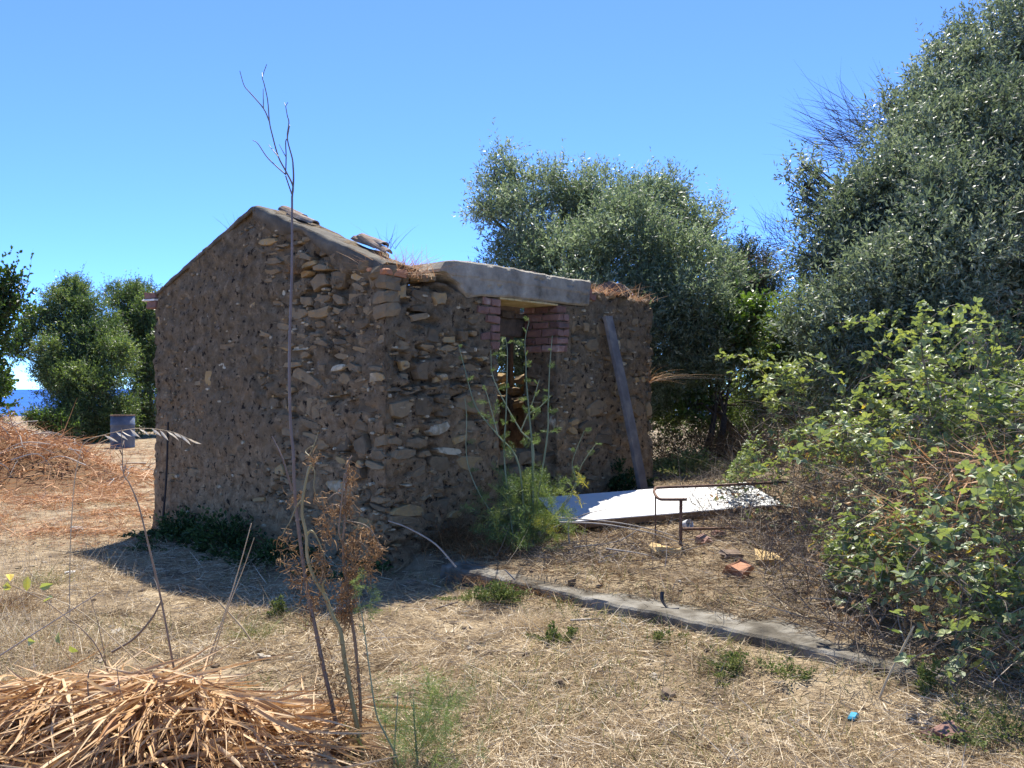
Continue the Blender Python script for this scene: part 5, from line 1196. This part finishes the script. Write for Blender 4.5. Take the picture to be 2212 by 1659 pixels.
# broken bricks and scraps
def brickbat(u, v, s, mk, lab, rz, tilt=(0, 0), cat='brick', name='brick_fragment'):
    q = onground(u, v); b = box(Buf(), (-s[0] / 2, -s[1] / 2, 0), (s[0] / 2, s[1] / 2, s[2]), R.random(), .014, .016)
    o = b.build(name, M[mk], loc=(q[0], q[1], q[2] + .004)); o.rotation_euler = (tilt[0], tilt[1], rz); return tag(o, lab, cat)
brickbat(1437, 1196, (.24, .13, .055), 'yellow_brick', 'pale yellow brick lying below the pipe frame leg', .3, (.1, .05))
brickbat(1595, 1245, (.16, .13, .09), 'tile', 'bright orange tile shard near the brambles', .7, (.35, -.2))
brickbat(1660, 1215, (.20, .14, .06), 'yellow_brick', 'tan brick half hidden at the bramble edge', -.3, (.1, .1))
brickbat(1580, 1205, (.17, .12, .04), 'old_tile', 'dusty tan tile piece behind the orange shard', .2, (.05, .1))
brickbat(1520, 1172, (.13, .10, .04), 'brick', 'small red tile fragment right of the pipe leg', .9)
brickbat(1553, 1158, (.12, .09, .04), 'brick', 'small red tile fragment under the lower rail', .2)
brickbat(2050, 1600, (.16, .11, .035), 'brick', 'flat reddish tile fragment in the grass at lower right', .4)
q = onground(1482, 1150); b = lathe(Buf(), [(.0, .0), (.035, .0), (.042, .05), (.045, .085), (.041, .085), (.036, .01), (0, .01)], 18); o = b.build('cup', M['white_plastic'], loc=tuple(q + [0, 0.1, .05])); o.rotation_euler = (1.3, .3, .4); tag(o, 'white plastic cup lying under the lower pipe rail', 'cup')
b = Buf(); q = onground(1447, 1320); q = q + [0, 0, .03]; tube(b, smooth_path([(-.045, .03, .09), (-.05, .0, .04), (-.02, -.03, .0), (.03, -.05, .0), (.05, -.05, .004)], 5), .013, .009, 8, flat=.5)
tag(b.build('rubber_strip', M['black'], loc=tuple(q)), 'curved black rubber strip on the terrace edge', 'strip')
q = onground(1842, 1553); rock(Buf(), (0, 0, .012), (.065, .04, .02), .5).build('plastic_scrap', M['cyan_plastic'], loc=tuple(q)); tag(COL.objects[-1], 'small turquoise plastic scrap in the straw', 'scrap')
stalk('white_straw', 'white drinking straw standing in the grass at lower right', [(1771, 1600), (1765, 1575), (1757, 1548)], 4.2, .004, .004, 'white_plastic', cat='straw')

# ------------------------------------------------------------------ brambles on the right
bc0 = np.array([4.0, 6.8]); bz = float(ground(*bc0)); bram = empty('bramble_bush', (bc0[0], bc0[1], bz), 'large tangled bramble thicket on the right', 'bush')
POLY = np.array([(2.1, 9.5), (1.85, 8.3), (2.25, 7.2), (2.05, 6.0), (2.0, 5.1), (2.45, 4.3), (3.1, 3.7), (6.0, 3.0), (8.0, 5), (7.4, 9), (4.8, 10.4)])
def inside_dist(x, y):
    d = np.full(np.shape(x), 1e9); ins = np.zeros(np.shape(x), bool)
    for k in range(len(POLY)):
        a_, b_ = POLY[k], POLY[(k + 1) % len(POLY)]; e = b_ - a_
        t = np.clip(((x - a_[0]) * e[0] + (y - a_[1]) * e[1]) / (e @ e), 0, 1)
        d = np.minimum(d, np.hypot(x - a_[0] - t * e[0], y - a_[1] - t * e[1]))
        c = ((a_[1] > y) != (b_[1] > y)); xi = a_[0] + (y - a_[1]) / (e[1] if e[1] else 1e-9) * e[0]; ins ^= c & (x < xi)
    return np.where(ins, d, -d)
def BH(x, y):
    d = inside_dist(x, y) + .35 * (fbm(x * 1.3, y * 1.3, 95) - .5)
    return 1.62 * (1 - np.exp(-np.maximum(d, 0) / .62)) * (.86 + .55 * (fbm(x * 1.3, y * 1.3, 96) - .4) + .3 * (fbm(x * 4, y * 4, 93) - .5))
def bleaf(buf, p, n_, size, tone):
    """three leaflets on a stalk"""
    N = len(p); d = nrm(rdir(N) + n_ * .25); nn = nrm(n_ + R.normal(scale=.45, size=(N, 3))); d = nrm(d - nn * (d * nn).sum(1)[:, None] * .8); s = np.cross(nn, d)
    for (f, l_) in ((0, 1.0), (1.15, .82), (-1.15, .82)):
        dd = d * math.cos(f) + s * math.sin(f); leaves(buf, p + dd * (size * .12)[:, None], dd, nn + R.normal(scale=.12, size=(N, 3)), size * l_, size * l_ * .72, tone, .16)
n = 62000; x = R.uniform(1.8, 7.2, n); y = R.uniform(3.0, 10.2, n); h = BH(x, y); k = (h > .12) & (np.abs(x / y) < .66); x, y, h = x[k], y[k], h[k]
pz = h * (1 - R.random(len(x)) ** 1.6 * .75)
gz = ground(x, y); dns = fbm(x * 2.3, pz * 2.3 + y, 97)
front = sstep(pz / np.maximum(h, .3), .3, .75)
keep = R.random(len(x)) < np.clip((dns - .36) * 3.4, .04, 1) * (.34 + .66 * front); x, y, pz, gz = x[keep], y[keep], pz[keep], gz[keep]
lp = np.stack([x - bc0[0], y - bc0[1], pz + gz - bz], 1); n = len(lp)
print('bramble leaves', n)
lb = Buf(); nr = np.tile([-.15, .25, 1.0], (n, 1)) + R.normal(scale=.3, size=(n, 3))
tn = np.clip(R.beta(2.6, 1.8, n) * .95 + .25 * (fbm(x * 3, y * 3, 98) - .5), 0, .9); yl = R.random(n) < .02; tn[yl] = 1
bleaf(lb, lp, nrm(nr), R.uniform(.028, .060, n) * (1.32 - .5 * sstep(y, 5.2, 7.5)), tn)
lb.build('leaves', M['bramble_leaf'], bram)['kind'] = 'stuff'
# dead stems and dry leaves inside and on the front skirt
n = 22000; x = R.uniform(1.75, 6.4, n); y = R.uniform(3.1, 10.0, n); h = BH(x, y); k = (inside_dist(x, y) > -.30) & (np.abs(x / y) < .66); x, y, h = x[k], y[k], h[k]; n = len(x)
z = ground(x, y) + (h + .10) * R.random(n) ** 1.1; dr = R.normal(size=(n, 3)); dr[:, 2] = np.abs(dr[:, 2]) * .8
b = Buf(); ribbons(b, np.stack([x - bc0[0], y - bc0[1], z - bz], 1), dr, R.uniform(.10, .55, n), R.uniform(.003, .008, n), R.normal(scale=.10, size=(n, 3)) - [0, 0, .05], R.beta(1.6, 1.8, n), 3)
b.build('dead_stems', M['twig'], bram)['kind'] = 'stuff'
n = 9000; x = R.uniform(1.9, 6.6, n); y = R.uniform(3.1, 9.6, n); h = BH(x, y); k = (inside_dist(x, y) > -.05) & (np.abs(x / y) < .66) & (fbm(x * 1.7, y * 1.7, 99) > .47); x, y, h = x[k], y[k], h[k]; n = len(x)
z = ground(x, y) + (h + .05) * R.random(n) * .85
b = Buf(); leaves(b, np.stack([x - bc0[0], y - bc0[1], z - bz], 1), rdir(n), rdir(n), R.uniform(.03, .07, n), R.uniform(.012, .03, n), R.uniform(.3, 1, n), .3); b.build('dry_leaves', M['dry_leaf'], bram)['kind'] = 'stuff'
# canes: long arching shoots, some with leaves
cane_px = [([(2180, 930), (2150, 900), (2080, 845), (2010, 820), (1930, 822), (1870, 832)], 6.4, .009), ([(2060, 1010), (2020, 900), (1995, 780), (1990, 720), (2005, 655)], 6.2, .006), ([(2140, 1000), (2120, 880), (2105, 790), (2104, 735)], 6.0, .005), ([(2110, 735), (2108, 700), (2090, 672)], 6.0, .003),
           ([(1900, 1010), (1850, 920), (1800, 900), (1740, 925), (1700, 960)], 7.6, .006), ([(2000, 1060), (1900, 980), (1800, 965), (1700, 985), (1640, 1020)], 7.4, .005), ([(2212, 870), (2150, 800), (2060, 770), (1960, 790), (1900, 815)], 6.6, .005), ([(1980, 960), (1920, 900), (1880, 870), (1830, 862)], 7.0, .005),
           ([(2080, 1220), (2040, 1270), (2000, 1330), (1960, 1340)], 4.9, .005), ([(2140, 1180), (2180, 1260), (2160, 1380)], 4.6, .005), ([(1830, 1320), (1930, 1260), (2060, 1240)], 5.2, .005), ([(1990, 1180), (1960, 1230), (1985, 1300), (2020, 1390)], 5.0, .006), ([(2212, 1080), (2130, 1050), (2060, 1080), (2000, 1140)], 5.4, .004),
           ([(1960, 1500), (2030, 1430), (2100, 1400)], 4.6, .004), ([(2212, 1470), (2120, 1420), (2050, 1400)], 4.4, .005), ([(2010, 1380), (2075, 1330), (2110, 1270)], 4.7, .004), ([(1880, 1150), (1850, 1210), (1800, 1260)], 6.2, .004), ([(1950, 1110), (1890, 1130), (1840, 1200)], 6.0, .004)]
shoots = []
for q in range(22):
    for _ in range(40):
        x_, y_ = R.uniform(2.2, 5.2), R.uniform(4.6, 9.0)
        if float(BH(np.array(x_), np.array(y_))) > .7 and abs(x_ / y_) < .58: break
    z_ = float(BH(np.array(x_), np.array(y_)) + ground(x_, y_)); a_ = R.uniform(2.0, 4.6); L_ = R.uniform(.3, .75); d_ = np.array([math.cos(a_), math.sin(a_), 0]); up_ = np.array([0, 0, 1.])
    p_ = np.array([x_, y_, z_ - .15]); cane_px.append(([p_, p_ + up_ * L_ * .5 + d_ * L_ * .15, p_ + up_ * L_ * .8 + d_ * L_ * .5, p_ + up_ * L_ * R.uniform(.4, .9) + d_ * L_ * 1.0], None, .004))
for k, (px, dd, r_) in enumerate(cane_px):
    pts = smooth_path([(q if dd is None else P(q[0], q[1], dd)) - np.array([bc0[0], bc0[1], bz]) for q in px], 6); b = Buf(); tube(b, pts, r_, r_ * .45, 6, R.uniform(.1, .8)); b.build('cane', M['dry_stem' if k >= 8 else 'twig'], bram, smooth=True)
    if k < 8 or dd is None:
        for q in range(2, len(pts)): shoots += [pts[q] + R.normal(scale=.035, size=3) for _ in range(3 if k in (1, 4, 5, 6, 7) else 2 if dd is None else 1)]
shoots = np.array(shoots); n = len(shoots); lb = Buf(); bleaf(lb, shoots, nrm(np.tile([0, .1, 1.], (n, 1)) + R.normal(scale=.35, size=(n, 3))), R.uniform(.04, .07, n), np.clip(R.uniform(.55, .92, n), 0, 1)); lb.build('shoot_leaves', M['bramble_leaf'], bram)['kind'] = 'stuff'
for (u, v, d_) in ((2104, 738, 6.0), (2000, 775, 6.2), (2045, 860, 6.0), (1985, 905, 6.2)):
    c = P(u, v, d_) - np.array([bc0[0], bc0[1], bz]); b = Buf(); n = 46; p = c + R.normal(scale=.03, size=(n, 3)); leaves(b, p, rdir(n) + [0, 0, .4], rdir(n), R.uniform(.01, .02, n), .012, R.random(n)); b.build('flower_head', M['pink_flower'], bram)['kind'] = 'stuff'
n = 900; c = np.array([P(u, v, d_) for (u, v, d_) in zip(R.uniform(1900, 2230, n), R.uniform(960, 1300, n), R.uniform(5.0, 6.0, n))]); c = c[fbm(c[:, 0] * 3, c[:, 2] * 3, 21) > .5]; n = len(c); b = Buf()
ribbons(b, c - np.array([bc0[0], bc0[1], bz]), R.normal(size=(n, 3)) + [-.6, 0, -.2], R.uniform(.08, .3, n), R.uniform(.004, .012, n), R.normal(scale=.08, size=(n, 3)), R.uniform(.1, .9, n), 3); b.build('dry_grass', M['orange_straw'], bram)['kind'] = 'stuff'
# big clear leaves on the near right of the thicket
n = 460; c = np.array([P(2250 - 330 * a_ ** 1.4, v, d_) for (a_, v, d_) in zip(R.random(n), R.uniform(1060, 1470, n), R.uniform(4.2, 5.4, n))]); c = c[fbm(c[:, 0] * 5, c[:, 2] * 5, 12) > .42]; n = len(c); c = c - np.array([bc0[0], bc0[1], bz]); lb = Buf()
bleaf(lb, c, nrm(np.tile([-.1, .1, 1.], (n, 1)) + R.normal(scale=.4, size=(n, 3))), R.uniform(.034, .064, n), R.uniform(.3, .9, n)); lb.build('near_leaves', M['bramble_leaf'], bram)['kind'] = 'stuff'
